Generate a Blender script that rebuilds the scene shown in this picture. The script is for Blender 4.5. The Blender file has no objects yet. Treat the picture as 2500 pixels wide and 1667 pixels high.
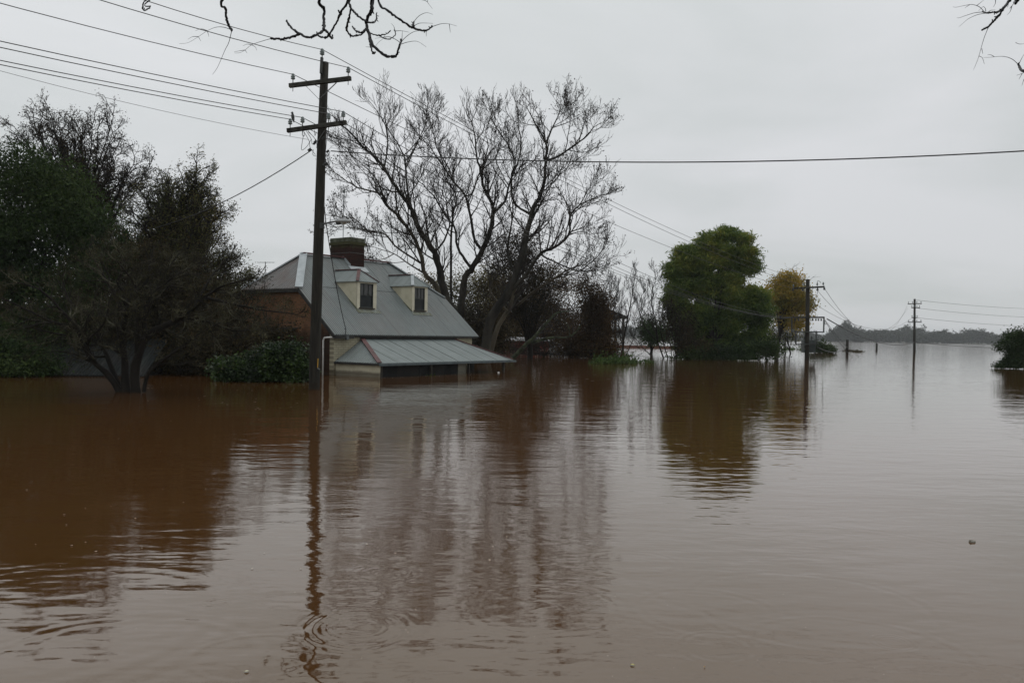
import bpy, bmesh, math, random
import numpy as np
from mathutils import Vector, Matrix
random.seed(7); np.random.seed(7)
scn = bpy.context.scene
COL = scn.collection
# ------------------------------------------------------------------ camera
F = 2020.0; HY = 817.3; ROLL = 0.0159; CAMZ = 1.6     # calibrated from the cottage's edges and the waterlines
PIT = math.atan((833.5-HY)/F)
cam = bpy.data.cameras.new('camera'); camo = bpy.data.objects.new('camera', cam); COL.objects.link(camo)
cam.sensor_width = 36; cam.lens = F/2500*36; cam.clip_start = .05; cam.clip_end = 20000
_r0 = Vector((1,0,0)); _u0 = Vector((0,math.sin(PIT),math.cos(PIT))); _f0 = Vector((0,math.cos(PIT),-math.sin(PIT)))
_R = _r0*math.cos(ROLL)+_u0*math.sin(ROLL); _U = -_r0*math.sin(ROLL)+_u0*math.cos(ROLL)
m = Matrix((( _R.x,_U.x,-_f0.x,0),(_R.y,_U.y,-_f0.y,0),(_R.z,_U.z,-_f0.z,CAMZ),(0,0,0,1)))
camo.matrix_world = m
scn.camera = camo
# ------------------------------------------------------------------ world: overcast sky
w = bpy.data.worlds.new("World"); scn.world = w; w.use_nodes = True
nt = w.node_tree; N = nt.nodes; Lk = nt.links
bg = N['Background']; bg.inputs[1].default_value = 0.1
sky = N.new('ShaderNodeTexSky'); sky.sky_type='NISHITA'; sky.sun_disc=False
SUN_EL = math.radians(48); SUN_ROT = math.radians(200)
sky.sun_elevation=SUN_EL; sky.sun_rotation=SUN_ROT
tc = N.new('ShaderNodeTexCoord'); sep = N.new('ShaderNodeSeparateXYZ'); Lk.new(tc.outputs['Generated'],sep.inputs[0])
mx = N.new('ShaderNodeMath'); mx.operation='MAXIMUM'; mx.inputs[1].default_value=0; Lk.new(sep.outputs['Z'],mx.inputs[0])
ad = N.new('ShaderNodeMath'); ad.operation='ADD'; ad.inputs[1].default_value=.22; Lk.new(mx.outputs[0],ad.inputs[0])
dv_ = N.new('ShaderNodeVectorMath'); dv_.operation='DIVIDE'; Lk.new(tc.outputs['Generated'],dv_.inputs[0])
cb = N.new('ShaderNodeCombineXYZ'); [Lk.new(ad.outputs[0],cb.inputs[i]) for i in range(3)]
Lk.new(cb.outputs[0],dv_.inputs[1])
mp_ = N.new('ShaderNodeMapping'); mp_.inputs['Location'].default_value=(1.4,.3,0); mp_.inputs['Scale'].default_value=(.8,1.1,1.5); Lk.new(dv_.outputs[0],mp_.inputs[0])
nz = N.new('ShaderNodeTexNoise'); nz.inputs['Scale'].default_value=1.05; nz.inputs['Detail'].default_value=6; nz.inputs['Roughness'].default_value=.5; nz.inputs['Distortion'].default_value=.4
Lk.new(mp_.outputs[0],nz.inputs['Vector'])
cr = N.new('ShaderNodeValToRGB'); cr.color_ramp.elements[0].position=.36; cr.color_ramp.elements[1].position=.62
cr.color_ramp.elements[0].color=(.54,.565,.568,1); cr.color_ramp.elements[1].color=(.645,.655,.672,1)
Lk.new(nz.outputs['Fac'],cr.inputs[0])
# vertical tone of the cloud deck: a little brighter overhead
zr_ = N.new('ShaderNodeMapRange'); zr_.inputs[1].default_value=0; zr_.inputs[2].default_value=.42; zr_.inputs[3].default_value=.93; zr_.inputs[4].default_value=1.13
Lk.new(sep.outputs['Z'],zr_.inputs[0])
z2_ = N.new('ShaderNodeMapRange'); z2_.inputs[1].default_value=.36; z2_.inputs[2].default_value=1; z2_.inputs[3].default_value=1; z2_.inputs[4].default_value=1.45; Lk.new(sep.outputs['Z'],z2_.inputs[0])
xr_ = N.new('ShaderNodeMapRange'); xr_.inputs[1].default_value=-.6; xr_.inputs[2].default_value=.6; xr_.inputs[3].default_value=1.05; xr_.inputs[4].default_value=.96
Lk.new(sep.outputs['X'],xr_.inputs[0])
mm_ = N.new('ShaderNodeMath'); mm_.operation='MULTIPLY'; Lk.new(zr_.outputs[0],mm_.inputs[0]); Lk.new(xr_.outputs[0],mm_.inputs[1])
m10 = N.new('ShaderNodeMath'); m10.operation='MULTIPLY'; m10.inputs[1].default_value=10.0; Lk.new(mm_.outputs[0],m10.inputs[0]); m10b = N.new('ShaderNodeMath'); m10b.operation='MULTIPLY'; Lk.new(m10.outputs[0],m10b.inputs[0]); Lk.new(z2_.outputs[0],m10b.inputs[1])
sc_ = N.new('ShaderNodeVectorMath'); sc_.operation='SCALE'; Lk.new(cr.outputs[0],sc_.inputs[0]); Lk.new(m10b.outputs[0],sc_.inputs['Scale'])
mix_ = N.new('ShaderNodeMix'); mix_.data_type='RGBA'; mix_.inputs[0].default_value=.97
Lk.new(sky.outputs[0],mix_.inputs[6]); Lk.new(sc_.outputs[0],mix_.inputs[7]); Lk.new(mix_.outputs[2],bg.inputs[0])
sl = bpy.data.lights.new('sun','SUN'); sl.energy=.5; sl.angle=math.radians(40); sl.color=(1,.97,.93)
so = bpy.data.objects.new('sun',sl); COL.objects.link(so)
so.rotation_euler=(math.radians(90)-SUN_EL,0,math.radians(160)); so.location=(0,0,40)
scn.view_settings.view_transform='Standard'; scn.view_settings.look='None'; scn.view_settings.exposure=0.12; scn.view_settings.gamma=1
scn.view_settings.use_curve_mapping=False

# ------------------------------------------------------------------ helpers
def ray(x,y):
    a,b=x-1250,833.5-y
    return (_R*a+_U*b+_f0*F)/F
CP = Vector((0,0,CAMZ))
def G(x,y,z=0.):
    r=ray(x,y); return CP+r*((z-CAMZ)/r.z)
def P(x,y,D):
    r=ray(x,y); return CP+r*(D/r.y)
def tag(o,label=None,cat=None,group=None,kind=None):
    if label: o['label']=label
    if cat: o['category']=cat
    if group: o['group']=group
    if kind: o['kind']=kind
    return o
def thing(name,label,cat,loc=(0,0,0),rz=0,group=None):
    o=bpy.data.objects.new(name,None); COL.objects.link(o); o.location=loc; o.rotation_euler=(0,0,rz); o.empty_display_size=.3
    return tag(o,label,cat,group)
class MB:
    def __init__(s): s.v=[]; s.f=[]
    def add(s,vs,fs):
        n=len(s.v); s.v+= [tuple(v) for v in vs]; s.f+= [tuple(i+n for i in f) for f in fs]; return s
    def box(s,a,b):
        x0,y0,z0=a; x1,y1,z1=b
        return s.add([(x0,y0,z0),(x1,y0,z0),(x1,y1,z0),(x0,y1,z0),(x0,y0,z1),(x1,y0,z1),(x1,y1,z1),(x0,y1,z1)],
              [(0,3,2,1),(4,5,6,7),(0,1,5,4),(1,2,6,5),(2,3,7,6),(3,0,4,7)])
    def bar(s,p,q,w,h=None,up=(0,0,1)):
        h=h or w; p=Vector(p);q=Vector(q);d=(q-p).normalized(); u=Vector(up)
        if abs(d.dot(u))>.95: u=Vector((1,0,0))
        a=d.cross(u).normalized(); b=a.cross(d)
        vs=[c+a*(i*w/2)+b*(j*h/2) for c in (p,q) for i,j in((-1,-1),(1,-1),(1,1),(-1,1))]
        return s.add(vs,[(0,1,2,3),(7,6,5,4),(0,4,5,1),(1,5,6,2),(2,6,7,3),(3,7,4,0)])
    def tube(s,pts,rad,n=6):
        pts=[Vector(p) for p in pts]; k=len(pts)
        if not hasattr(rad,'__len__'): rad=[rad]*k
        vs=[];fs=[]; a=None
        for i in range(k):
            d=(pts[min(i+1,k-1)]-pts[max(i-1,0)]).normalized()
            if a is None: a=d.cross(Vector((0,0,1)) if abs(d.z)<.9 else Vector((1,0,0))).normalized()
            else: a=(a-d*a.dot(d)).normalized()
            b=d.cross(a)
            for j in range(n):
                t=2*math.pi*j/n; vs.append(pts[i]+(a*math.cos(t)+b*math.sin(t))*rad[i])
        for i in range(k-1):
            for j in range(n):
                fs.append((i*n+j,i*n+(j+1)%n,(i+1)*n+(j+1)%n,(i+1)*n+j))
        fs.append(tuple(range(n))[::-1]); fs.append(tuple((k-1)*n+j for j in range(n)))
        return s.add(vs,fs)
    def lathe(s,prof,c=(0,0,0),n=12):
        vs=[];fs=[]
        for r,z in prof:
            for j in range(n):
                t=2*math.pi*j/n; vs.append((c[0]+r*math.cos(t),c[1]+r*math.sin(t),c[2]+z))
        for i in range(len(prof)-1):
            for j in range(n): fs.append((i*n+j,i*n+(j+1)%n,(i+1)*n+(j+1)%n,(i+1)*n+j))
        fs.append(tuple(range(n))[::-1]); fs.append(tuple((len(prof)-1)*n+j for j in range(n)))
        return s.add(vs,fs)
    def sheet(s,poly,th):      # polygon with thickness (vertical)
        k=len(poly); vs=list(poly)+[(p[0],p[1],p[2]-th) for p in poly]
        fs=[tuple(range(k)),tuple(range(2*k-1,k-1,-1))]+[(i,i+k,(i+1)%k+k,(i+1)%k) for i in range(k)]
        return s.add(vs,fs)
    def build(s,name,mat,parent=None,smooth=False,bevel=0):
        me=bpy.data.meshes.new(name); me.from_pydata(s.v,[],s.f); me.materials.append(mat)
        o=bpy.data.objects.new(name,me); COL.objects.link(o)
        if parent: o.parent=parent
        if smooth:
            for p in me.polygons: p.use_smooth=True
        bm=bmesh.new(); bm.from_mesh(me); bmesh.ops.recalc_face_normals(bm,faces=bm.faces)
        if bevel: bmesh.ops.bevel(bm,geom=bm.edges[:],offset=bevel,segments=1,affect='EDGES')
        bm.to_mesh(me); bm.free()
        return o
def mesh_np(name,V,Q,mat,parent=None,smooth=False):
    k=Q.shape[1]; me=bpy.data.meshes.new(name)
    me.vertices.add(len(V)); me.vertices.foreach_set('co',V.astype(np.float32).ravel())
    me.loops.add(Q.size); me.loops.foreach_set('vertex_index',Q.astype(np.int32).ravel())
    me.polygons.add(len(Q)); me.polygons.foreach_set('loop_start',np.arange(0,Q.size,k,dtype=np.int32))
    me.polygons.foreach_set('loop_total',np.full(len(Q),k,dtype=np.int32))
    if smooth: me.polygons.foreach_set('use_smooth',np.ones(len(Q),dtype=bool))
    me.materials.append(mat); me.update(calc_edges=True); me.validate()
    o=bpy.data.objects.new(name,me); COL.objects.link(o)
    if parent: o.parent=parent
    return o
# ------------------------------------------------------------------ materials
class NM:
    def __init__(s,name,rough=.8,metal=0,spec=.3):
        s.m=bpy.data.materials.new(name); s.m.use_nodes=True; s.t=s.m.node_tree; s.b=s.t.nodes['Principled BSDF']
        s.b.inputs['Roughness'].default_value=rough; s.b.inputs['Metallic'].default_value=metal; s.b.inputs['Specular IOR Level'].default_value=spec
        s.tc=s.n('TexCoord'); s.obj=s.tc.outputs['Object']
    def n(s,t,**k):
        x=s.t.nodes.new('ShaderNode'+t)
        for a,v in k.items():
            setattr(x,a,v)
        return x
    def L(s,a,b): s.t.links.new(a,b)
    def map(s,vec,scale=(1,1,1),rot=(0,0,0)):
        x=s.n('Mapping'); x.inputs['Scale'].default_value=scale; x.inputs['Rotation'].default_value=rot; s.L(vec,x.inputs[0]); return x.outputs[0]
    def noise(s,vec,scale,detail=4,rough=.55,dist=0):
        x=s.n('TexNoise'); x.inputs['Scale'].default_value=scale; x.inputs['Detail'].default_value=detail; x.inputs['Roughness'].default_value=rough; x.inputs['Distortion'].default_value=dist
        if vec is not None: s.L(vec,x.inputs['Vector'])
        return x.outputs['Fac']
    def ramp(s,fac,stops):
        x=s.n('ValToRGB'); e=x.color_ramp.elements
        while len(e)<len(stops): e.new(.5)
        for i,(p,c) in enumerate(stops): e[i].position=p; e[i].color=(c[0],c[1],c[2],1)
        s.L(fac,x.inputs[0]); return x.outputs[0]
    def mix(s,f,a,b,mode='MIX'):
        x=s.n('Mix',data_type='RGBA',blend_type=mode)
        for i,v in ((0,f),(6,a),(7,b)):
            if isinstance(v,(int,float)): x.inputs[i].default_value=v
            elif isinstance(v,tuple): x.inputs[i].default_value=(v[0],v[1],v[2],1)
            else: s.L(v,x.inputs[i])
        return x.outputs[2]
    def math(s,op,a,b=0,c=0):
        x=s.n('Math',operation=op)
        for i,v in enumerate((a,b,c)):
            if isinstance(v,(int,float)): x.inputs[i].default_value=v
            else: s.L(v,x.inputs[i])
        return x.outputs[0]
    def rng(s,v,a,b,c,d):
        x=s.n('MapRange'); s.L(v,x.inputs[0])
        for i,k in enumerate((a,b,c,d)): x.inputs[i+1].default_value=k
        return x.outputs[0]
    def bump(s,h,dist,strength=1):
        x=s.n('Bump'); x.inputs['Distance'].default_value=dist; x.inputs['Strength'].default_value=strength; s.L(h,x.inputs['Height']); s.L(x.outputs[0],s.b.inputs['Normal'])
    def col(s,c):
        if isinstance(c,tuple): s.b.inputs['Base Color'].default_value=(c[0],c[1],c[2],1)
        else: s.L(c,s.b.inputs['Base Color'])
        return s.m
def noisy(name,c1,c2,scale=3,rough=.8,bump=0,spec=.3,stretch=(1,1,1),lo=.35,hi=.65):
    n=NM(name,rough,0,spec); v=n.map(n.obj,stretch); f=n.noise(v,scale,6,.6)
    if bump: n.bump(f,bump)
    return n.col(n.ramp(f,[(lo,c1),(hi,c2)]))
def leafmat(name,stops,trans=.35,patch=.5,rough=.55,spec=.25,zg=None):
    n=NM(name,rough,0,spec)
    g=n.n('NewGeometry'); r=g.outputs['Random Per Island']
    pn=n.noise(n.obj,patch,2,.5)
    f=n.math('ADD',n.math('MULTIPLY',r,.45),n.math('MULTIPLY',n.rng(pn,.3,.7,0,1),.55))
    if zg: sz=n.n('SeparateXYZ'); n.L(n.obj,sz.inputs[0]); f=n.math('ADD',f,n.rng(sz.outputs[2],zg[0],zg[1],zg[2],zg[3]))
    c=n.ramp(f,stops); n.col(c)
    tr=n.n('BsdfTranslucent'); n.L(c,tr.inputs[0]); ms=n.n('MixShader'); ms.inputs[0].default_value=trans
    n.L(n.b.outputs[0],ms.inputs[1]); n.L(tr.outputs[0],ms.inputs[2]); n.L(ms.outputs[0],n.t.nodes['Material Output'].inputs[0])
    return n.m
M={}
M['pole']=noisy('pole_timber',(.012,.011,.009),(.032,.029,.022),4,.85,.01,.25,(6,6,.5))
M['arm']=noisy('crossarm_timber',(.012,.011,.009),(.05,.05,.04),5,.85,.006)
M['steel']=noisy('galvanised_steel',(.06,.07,.07),(.12,.13,.13),8,.5,0,.5)
M['darksteel']=noisy('dark_steel',(.025,.028,.028),(.05,.055,.05),8,.6,0,.4)
M['ceramic']=noisy('glazed_insulator',(.10,.13,.13),(.2,.24,.23),6,.25,0,.6)
M['wire']=noisy('weathered_cable',(.02,.02,.02),(.05,.05,.05),3,.6)
M['lampgrey']=noisy('lamp_housing',(.22,.23,.23),(.34,.35,.35),5,.5)
M['lampglass']=noisy('lamp_glass',(.28,.29,.27),(.36,.37,.35),5,.2,0,.5)
M['tag_yellow']=noisy('yellow_marker',(.45,.26,.03),(.6,.36,.05),9,.6)
M['transformer']=noisy('transformer_paint',(.045,.058,.056),(.08,.095,.09),3,.5)
M['cream']=noisy('cream_paint',(.40,.37,.27),(.52,.49,.37),2.2,.7)
M['creamtrim']=noisy('cream_trim',(.5,.47,.36),(.6,.57,.45),4,.6)
M['sash']=noisy('dark_sash_paint',(.02,.025,.022),(.04,.045,.04),5,.5)
M['fascia']=noisy('dark_fascia',(.015,.015,.015),(.04,.038,.034),3,.7)
M['redcap']=noisy('red_brown_capping',(.05,.016,.015),(.10,.036,.034),3,.6,0,.4)
M['whitepipe']=noisy('white_pipe',(.6,.6,.58),(.72,.72,.7),5,.4)
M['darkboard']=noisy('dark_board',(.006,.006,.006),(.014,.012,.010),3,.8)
M['interior']=noisy('opening_shade_panel',(.006,.006,.006),(.01,.01,.01),3,.9)
M['board']=noisy('dark_weathered_wall',(.02,.018,.015),(.045,.04,.033),2,.8)
def tide(mat,h=.11,c=(.05,.034,.02)):
    # wet silt line left by the lapping flood, uneven along its top edge
    t=mat.node_tree; b=t.nodes['Principled BSDF']; l=b.inputs['Base Color'].links[0]; src=l.from_socket
    tc=t.nodes.new('ShaderNodeTexCoord'); sp=t.nodes.new('ShaderNodeSeparateXYZ'); t.links.new(tc.outputs['Object'],sp.inputs[0])
    nn=t.nodes.new('ShaderNodeTexNoise'); nn.inputs['Scale'].default_value=2.5; nn.inputs['Detail'].default_value=5; t.links.new(tc.outputs['Object'],nn.inputs['Vector'])
    m=t.nodes.new('ShaderNodeMath'); m.operation='MULTIPLY_ADD'; t.links.new(nn.outputs['Fac'],m.inputs[0]); m.inputs[1].default_value=-.16; t.links.new(sp.outputs[2],m.inputs[2])
    r=t.nodes.new('ShaderNodeMapRange'); r.inputs[1].default_value=h-.10; r.inputs[2].default_value=h-.02; r.inputs[3].default_value=.7; r.inputs[4].default_value=0; t.links.new(m.outputs[0],r.inputs[0])
    x=t.nodes.new('ShaderNodeMix'); x.data_type='RGBA'; t.links.new(r.outputs[0],x.inputs[0]); t.links.new(src,x.inputs[6]); x.inputs[7].default_value=(*c,1); t.links.new(x.outputs[2],b.inputs['Base Color'])
tide(M['cream'],.16,(.04,.026,.016)); tide(M['pole'],.16,(.02,.014,.009))
def glassmat():
    n=NM('window_glass',.06,0,.5); return n.col((.01,.012,.013))
M['glass']=glassmat()
M['curtained']=noisy('curtained_glass',(.03,.03,.03),(.075,.075,.072),5,.15,0,.4,(6,6,.3)); M['glass'].node_tree.nodes['Principled BSDF'].inputs['Specular IOR Level'].default_value=.2
def corrug(name,ax,stripe_col,base1,base2,seam=True,rust=0.,seamw=1.12,per=.10):
    # corrugated iron: ridges run down the slope, repeat along axis ax (0=x, 1=y) of the building
    n=NM(name,.62,.0,.4)
    s=n.n('SeparateXYZ'); n.L(n.obj,s.inputs[0]); u=s.outputs[ax]
    wv=n.math('SINE',n.math('MULTIPLY',u,2*math.pi/per))
    n.bump(wv,.009 if per<.12 else .018,1.)
    f=n.noise(n.map(n.obj,(1.2,1.2,.5)),1.6,6,.65)
    c=n.ramp(f,[(.3,base1),(.7,base2)])
    # each sheet weathered a touch differently
    sheetid=n.math('FLOOR',n.math('DIVIDE',u,seamw)); wn=n.n('TexWhiteNoise'); wn.noise_dimensions='1D'; n.L(sheetid,wn.inputs['W'])
    c=n.mix(n.rng(wn.outputs['Value'],0,1,0,.22),c,stripe_col)
    # faintly darker along the corrugation valleys
    c=n.mix(n.math('MULTIPLY',n.rng(wv,-1,.1,1,0),.2 if per<.12 else .38),c,(.04,.045,.045))
    mp=(5,.35,.35) if ax==0 else (.35,5,.35)
    st=n.noise(n.map(n.obj,mp),1.1,5,.65); c=n.mix(n.rng(st,.5,.75,0,.45),c,(.075,.08,.072))
    if seam:
        fr=n.math('FRACT',n.math('DIVIDE',u,seamw)); sm=n.math('LESS_THAN',fr,.022)
        c=n.mix(n.math('MULTIPLY',sm,.6),c,(.03,.033,.035))
    if rust:
        rf=n.noise(n.map(n.obj,(1,1,.3)),.9,8,.7); c=n.mix(n.rng(rf,.42,.62,0,rust),c,(.12,.055,.035))
    # algae specks
    sp=n.noise(n.obj,14,3,.7); c=n.mix(n.rng(sp,.66,.74,0,.5),c,(.05,.055,.035))
    return n.col(c)
M['roof']=corrug('corrugated_roof',0,(.12,.138,.134),(.125,.147,.145),(.168,.19,.186),True,.13)
M['hiproof']=corrug('rusty_hip_roof',1,(.15,.16,.16),(.13,.125,.12),(.2,.19,.18),True,.45,per=.15)
M['vroof']=corrug('verandah_roof',0,(.15,.178,.173),(.16,.19,.185),(.215,.245,.238))
M['vhip']=corrug('verandah_hip',1,(.17,.2,.195),(.17,.195,.19),(.23,.26,.25),False,per=.13)
M['droof']=corrug('dormer_roof_side',1,(.17,.2,.195),(.17,.195,.19),(.23,.26,.25),False)
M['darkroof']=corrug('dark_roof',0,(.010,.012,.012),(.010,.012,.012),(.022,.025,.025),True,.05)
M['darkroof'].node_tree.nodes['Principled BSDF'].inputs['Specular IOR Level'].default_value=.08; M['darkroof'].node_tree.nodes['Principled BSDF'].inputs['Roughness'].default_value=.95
M['flash']=noisy('pale_flashing',(.26,.29,.3),(.36,.39,.4),3,.5,0,.5)
def brick(name,order,c1,c2,mort,scale=1,damp=None,moss=0):
    n=NM(name,.9,0,.15); s=n.n('SeparateXYZ'); n.L(n.obj,s.inputs[0]); cbn=n.n('CombineXYZ')
    if order==2: n.L(n.math('ADD',s.outputs[0],s.outputs[1]),cbn.inputs[0])
    else: n.L(s.outputs[order],cbn.inputs[0])
    n.L(s.outputs[2],cbn.inputs[1])
    b=n.n('TexBrick'); n.L(cbn.outputs[0],b.inputs['Vector']); b.inputs['Scale'].default_value=1; b.inputs['Brick Width'].default_value=.24; b.inputs['Row Height'].default_value=.086
    b.inputs['Mortar Size'].default_value=.008; b.inputs['Color1'].default_value=(*c1,1); b.inputs['Color2'].default_value=(*c2,1); b.inputs['Mortar'].default_value=(*mort,1)
    c=b.outputs['Color']; f=n.noise(n.obj,1.4,6,.65); c=n.mix(n.rng(f,.4,.7,0,.5),c,(c1[0]*.45,c1[1]*.45,c1[2]*.45))
    n.bump(b.outputs['Fac'],-.006)
    if damp is not None:   # damp lower band with an uneven upper edge
        e=n.math('ADD',s.outputs[2],n.math('MULTIPLY',n.noise(n.obj,.8,4,.6),1.6)); c=n.mix(n.rng(e,damp,damp+.35,.85,0),c,(.022,.014,.011))
    if moss:
        e=n.math('ADD',s.outputs[2],n.math('MULTIPLY',n.noise(n.obj,5,4,.7),.5)); c=n.mix(n.rng(e,moss,moss+.22,0,.75),c,(.06,.065,.03))
    return n.col(c)
M['gablebrick']=brick('orange_brick',1,(.19,.092,.045),(.13,.066,.036),(.12,.09,.062),damp=2.2)
M['paintbrick']=brick('cream_painted_brick',0,(.38,.35,.25),(.43,.40,.29),(.24,.22,.16))
tide(M['paintbrick'],.2,(.05,.035,.022))
M['chimbrick']=brick('dark_red_brick',2,(.04,.016,.012),(.022,.012,.010),(.03,.022,.018),moss=5.45)
M['bark_dark']=noisy('shade_darkened_wet_bark',(.006,.005,.004),(.018,.015,.012),3,.95,.02,.25,(1,1,.3))  # wet bark, darkened further so its colour carries the crowns' shade
M['bark_mid']=noisy('patchy_bark',(.008,.007,.005),(.045,.041,.031),1.6,.85,.02,.25,(1,1,.35),.42,.74)
M['bark_pale']=noisy('pale_bark',(.02,.016,.011),(.095,.082,.055),1.3,.85,.02,.25,(1,1,.35),.3,.7)
M['twig_dark']=noisy('dark_twig',(.010,.008,.007),(.032,.026,.021),2,.9)
M['twig_lichen']=noisy('lichen_twig',(.014,.012,.009),(.15,.145,.095),1.9,.9,0,.2,(1,1,1),.48,.74)
M['twig_grey']=noisy('grey_twig',(.014,.012,.010),(.045,.039,.032),2,.9)
M['bark_wet_mottled']=noisy('mottled_wet_bark',(.008,.007,.005),(.05,.046,.036),2.2,.9,.015,.2,(1,1,.4),.4,.75)
M['moss']=noisy('moss_green_bark',(.014,.015,.009),(.07,.082,.045),4,.95,.02)
M['black_twig']=noisy('black_twig',(.004,.004,.005),(.010,.010,.012),4,.8)
L=leafmat
M['leaf_dark']=L('dark_evergreen_leaf',[(.1,(.012,.022,.008)),(.5,(.026,.046,.014)),(.9,(.06,.085,.024))],.2,.35,.7,.12)
M['leaf_brown']=L('brown_leaf',[(.1,(.012,.011,.007)),(.5,(.03,.025,.014)),(.9,(.085,.06,.025))],.25,.4,.8,.1)
M['leaf_olive']=L('olive_leaf',[(.1,(.03,.036,.013)),(.5,(.07,.075,.027)),(.9,(.16,.13,.045))],.3,.4,.7,.15)
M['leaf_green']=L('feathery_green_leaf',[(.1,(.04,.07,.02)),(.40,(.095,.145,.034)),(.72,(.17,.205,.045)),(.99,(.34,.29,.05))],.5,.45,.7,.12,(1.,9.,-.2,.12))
M['leaf_yellow']=L('yellow_leaf',[(.1,(.10,.115,.025)),(.5,(.26,.20,.035)),(.9,(.46,.30,.05))],.45,.3,.7,.12)
M['leaf_autumn']=L('autumn_leaf',[(.1,(.022,.015,.009)),(.5,(.045,.028,.014)),(.8,(.09,.052,.016)),(.95,(.10,.08,.02))],.3,.35,.8,.1)
M['leaf_bush']=L('glossy_bush_leaf',[(.1,(.006,.013,.004)),(.5,(.018,.036,.010)),(.9,(.065,.11,.024))],.3,1.4,.45,.3)
M['leaf_weed']=L('weed_leaf',[(.1,(.02,.035,.012)),(.5,(.045,.075,.022)),(.9,(.08,.12,.035))],.3,.8,.8,.1)
M['leaf_straw']=L('straw_debris',[(.1,(.03,.025,.012)),(.5,(.05,.04,.02)),(.9,(.10,.08,.04))],.3,.8,.8,.1)
M['leaf_far']=L('far_tree_leaf',[(.1,(.022,.027,.016)),(.5,(.035,.04,.022)),(.9,(.055,.055,.032))],.25,.01,.9,.05)
M['dead']=noisy('dead_seed_pod',(.018,.014,.01),(.04,.03,.02),5,.9)

# ------------------------------------------------------------------ vegetation tools
class Tubes:
    def __init__(s): s.g={}
    def add(s,pts,r0,r1,sides=3,pw=1.):
        n=len(pts); s.g.setdefault((n,sides),[]).append((pts,r0,r1,pw))
    def addr(s,pts,rad,sides=6):
        s.g.setdefault((len(pts),sides),[]).append((pts,rad,None,1))
    def build(s,name,mat,parent=None):
        VV=[];QQ=[];off=0
        for (n,k),L in s.g.items():
            Pn=np.array([[tuple(p) for p in t[0]] for t in L],dtype=float)
            R=np.empty((len(L),n)); tt=np.linspace(0,1,n)
            for i,t in enumerate(L):
                R[i]= t[1] if t[2] is None else t[1]+(t[2]-t[1])*tt**t[3]
            T=np.empty_like(Pn); T[:,1:-1]=Pn[:,2:]-Pn[:,:-2]; T[:,0]=Pn[:,1]-Pn[:,0]; T[:,-1]=Pn[:,-1]-Pn[:,-2]
            T/=np.linalg.norm(T,axis=2,keepdims=True)+1e-9
            ax=Pn[:,-1]-Pn[:,0]; ref=np.where((np.abs(ax[:,2])>.6*np.linalg.norm(ax,axis=1))[:,None],[1.,.13,0],[.07,.1,1.])[:,None,:]
            A=np.cross(T,np.broadcast_to(ref,T.shape)); A/=np.linalg.norm(A,axis=2,keepdims=True)+1e-9; B=np.cross(T,A)
            th=2*math.pi*np.arange(k)/k
            V=Pn[:,:,None,:]+R[:,:,None,None]*(A[:,:,None,:]*np.cos(th)[None,None,:,None]+B[:,:,None,:]*np.sin(th)[None,None,:,None])
            V=V.reshape(-1,3); i=np.arange(n-1)[:,None]*k; j=np.arange(k)[None,:]
            q=np.stack([i+j,i+(j+1)%k,i+k+(j+1)%k,i+k+j],-1).reshape(-1,4)
            q=(q[None]+(np.arange(len(L))*n*k)[:,None,None]).reshape(-1,4)+off
            VV.append(V);QQ.append(q);off+=len(V)
        return mesh_np(name,np.concatenate(VV),np.concatenate(QQ),mat,parent,True)
def spline(pts,n):
    pts=[Vector(p) for p in pts]; out=[]; k=len(pts)-1
    for i in range(n):
        t=i/(n-1)*k; a=min(int(t),k-1); f=t-a
        p0=pts[max(a-1,0)];p1=pts[a];p2=pts[a+1];p3=pts[min(a+2,k)]
        out.append(.5*((2*p1)+(p2-p0)*f+(2*p0-5*p1+4*p2-p3)*f*f+(3*p1-p0-3*p2+p3)*f*f*f))
    return out
def rv():
    while True:
        v=Vector((random.uniform(-1,1),random.uniform(-1,1),random.uniform(-1,1)))
        if .05<v.length<1: return v.normalized()
class Cfg:
    def __init__(s,**k):
        s.kids=(5,4); s.ratio=(.55,.5); s.n=(6,4,3); s.ang=(35,60); s.wob=.22; s.up=.12; s.side=3; s.rr=.55; s.rmin=.004; s.zmin=.15; s.out=0
        s.__dict__.update(k)
def grow(tb,p,d,Ln,r,lv,c,tips):
    n=c.n[min(lv,len(c.n)-1)]; st=Ln/n; pts=[p]; ds=[d]
    for i in range(n):
        d=(d+rv()*c.wob+Vector((0,0,c.up))).normalized(); p=p+d*st
        if p.z<c.zmin: p.z=c.zmin+random.uniform(0,.1)
        pts.append(p); ds.append(d)
    last=lv>=len(c.kids)
    tb.add(pts,r,max(c.rmin*.7,r*.35 if not last else c.rmin*.6),c.side if lv else max(c.side,4))
    tips.append((pts[-1],d))
    if last:
        tips.append((pts[len(pts)//2],d)); return
    k=c.kids[lv]; k=max(1,int(k*random.uniform(.7,1.3)+.5))
    for j in range(k):
        t=.18+.8*(j+random.random())/k; t=min(t,.98); a=min(int(t*n),n-1); f=t*n-a
        q=pts[a].lerp(pts[a+1],f); dd=ds[a+1]
        ax=dd.cross(rv()).normalized(); an=math.radians(random.uniform(*c.ang))
        nd=(Matrix.Rotation(an,3,ax)@dd)
        rr=max(c.rmin,r*(1-.55*t)*c.rr)
        grow(tb,q,nd,Ln*c.ratio[lv]*(1.15-.5*t)*random.uniform(.75,1.25),rr,lv+1,c,tips)
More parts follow.
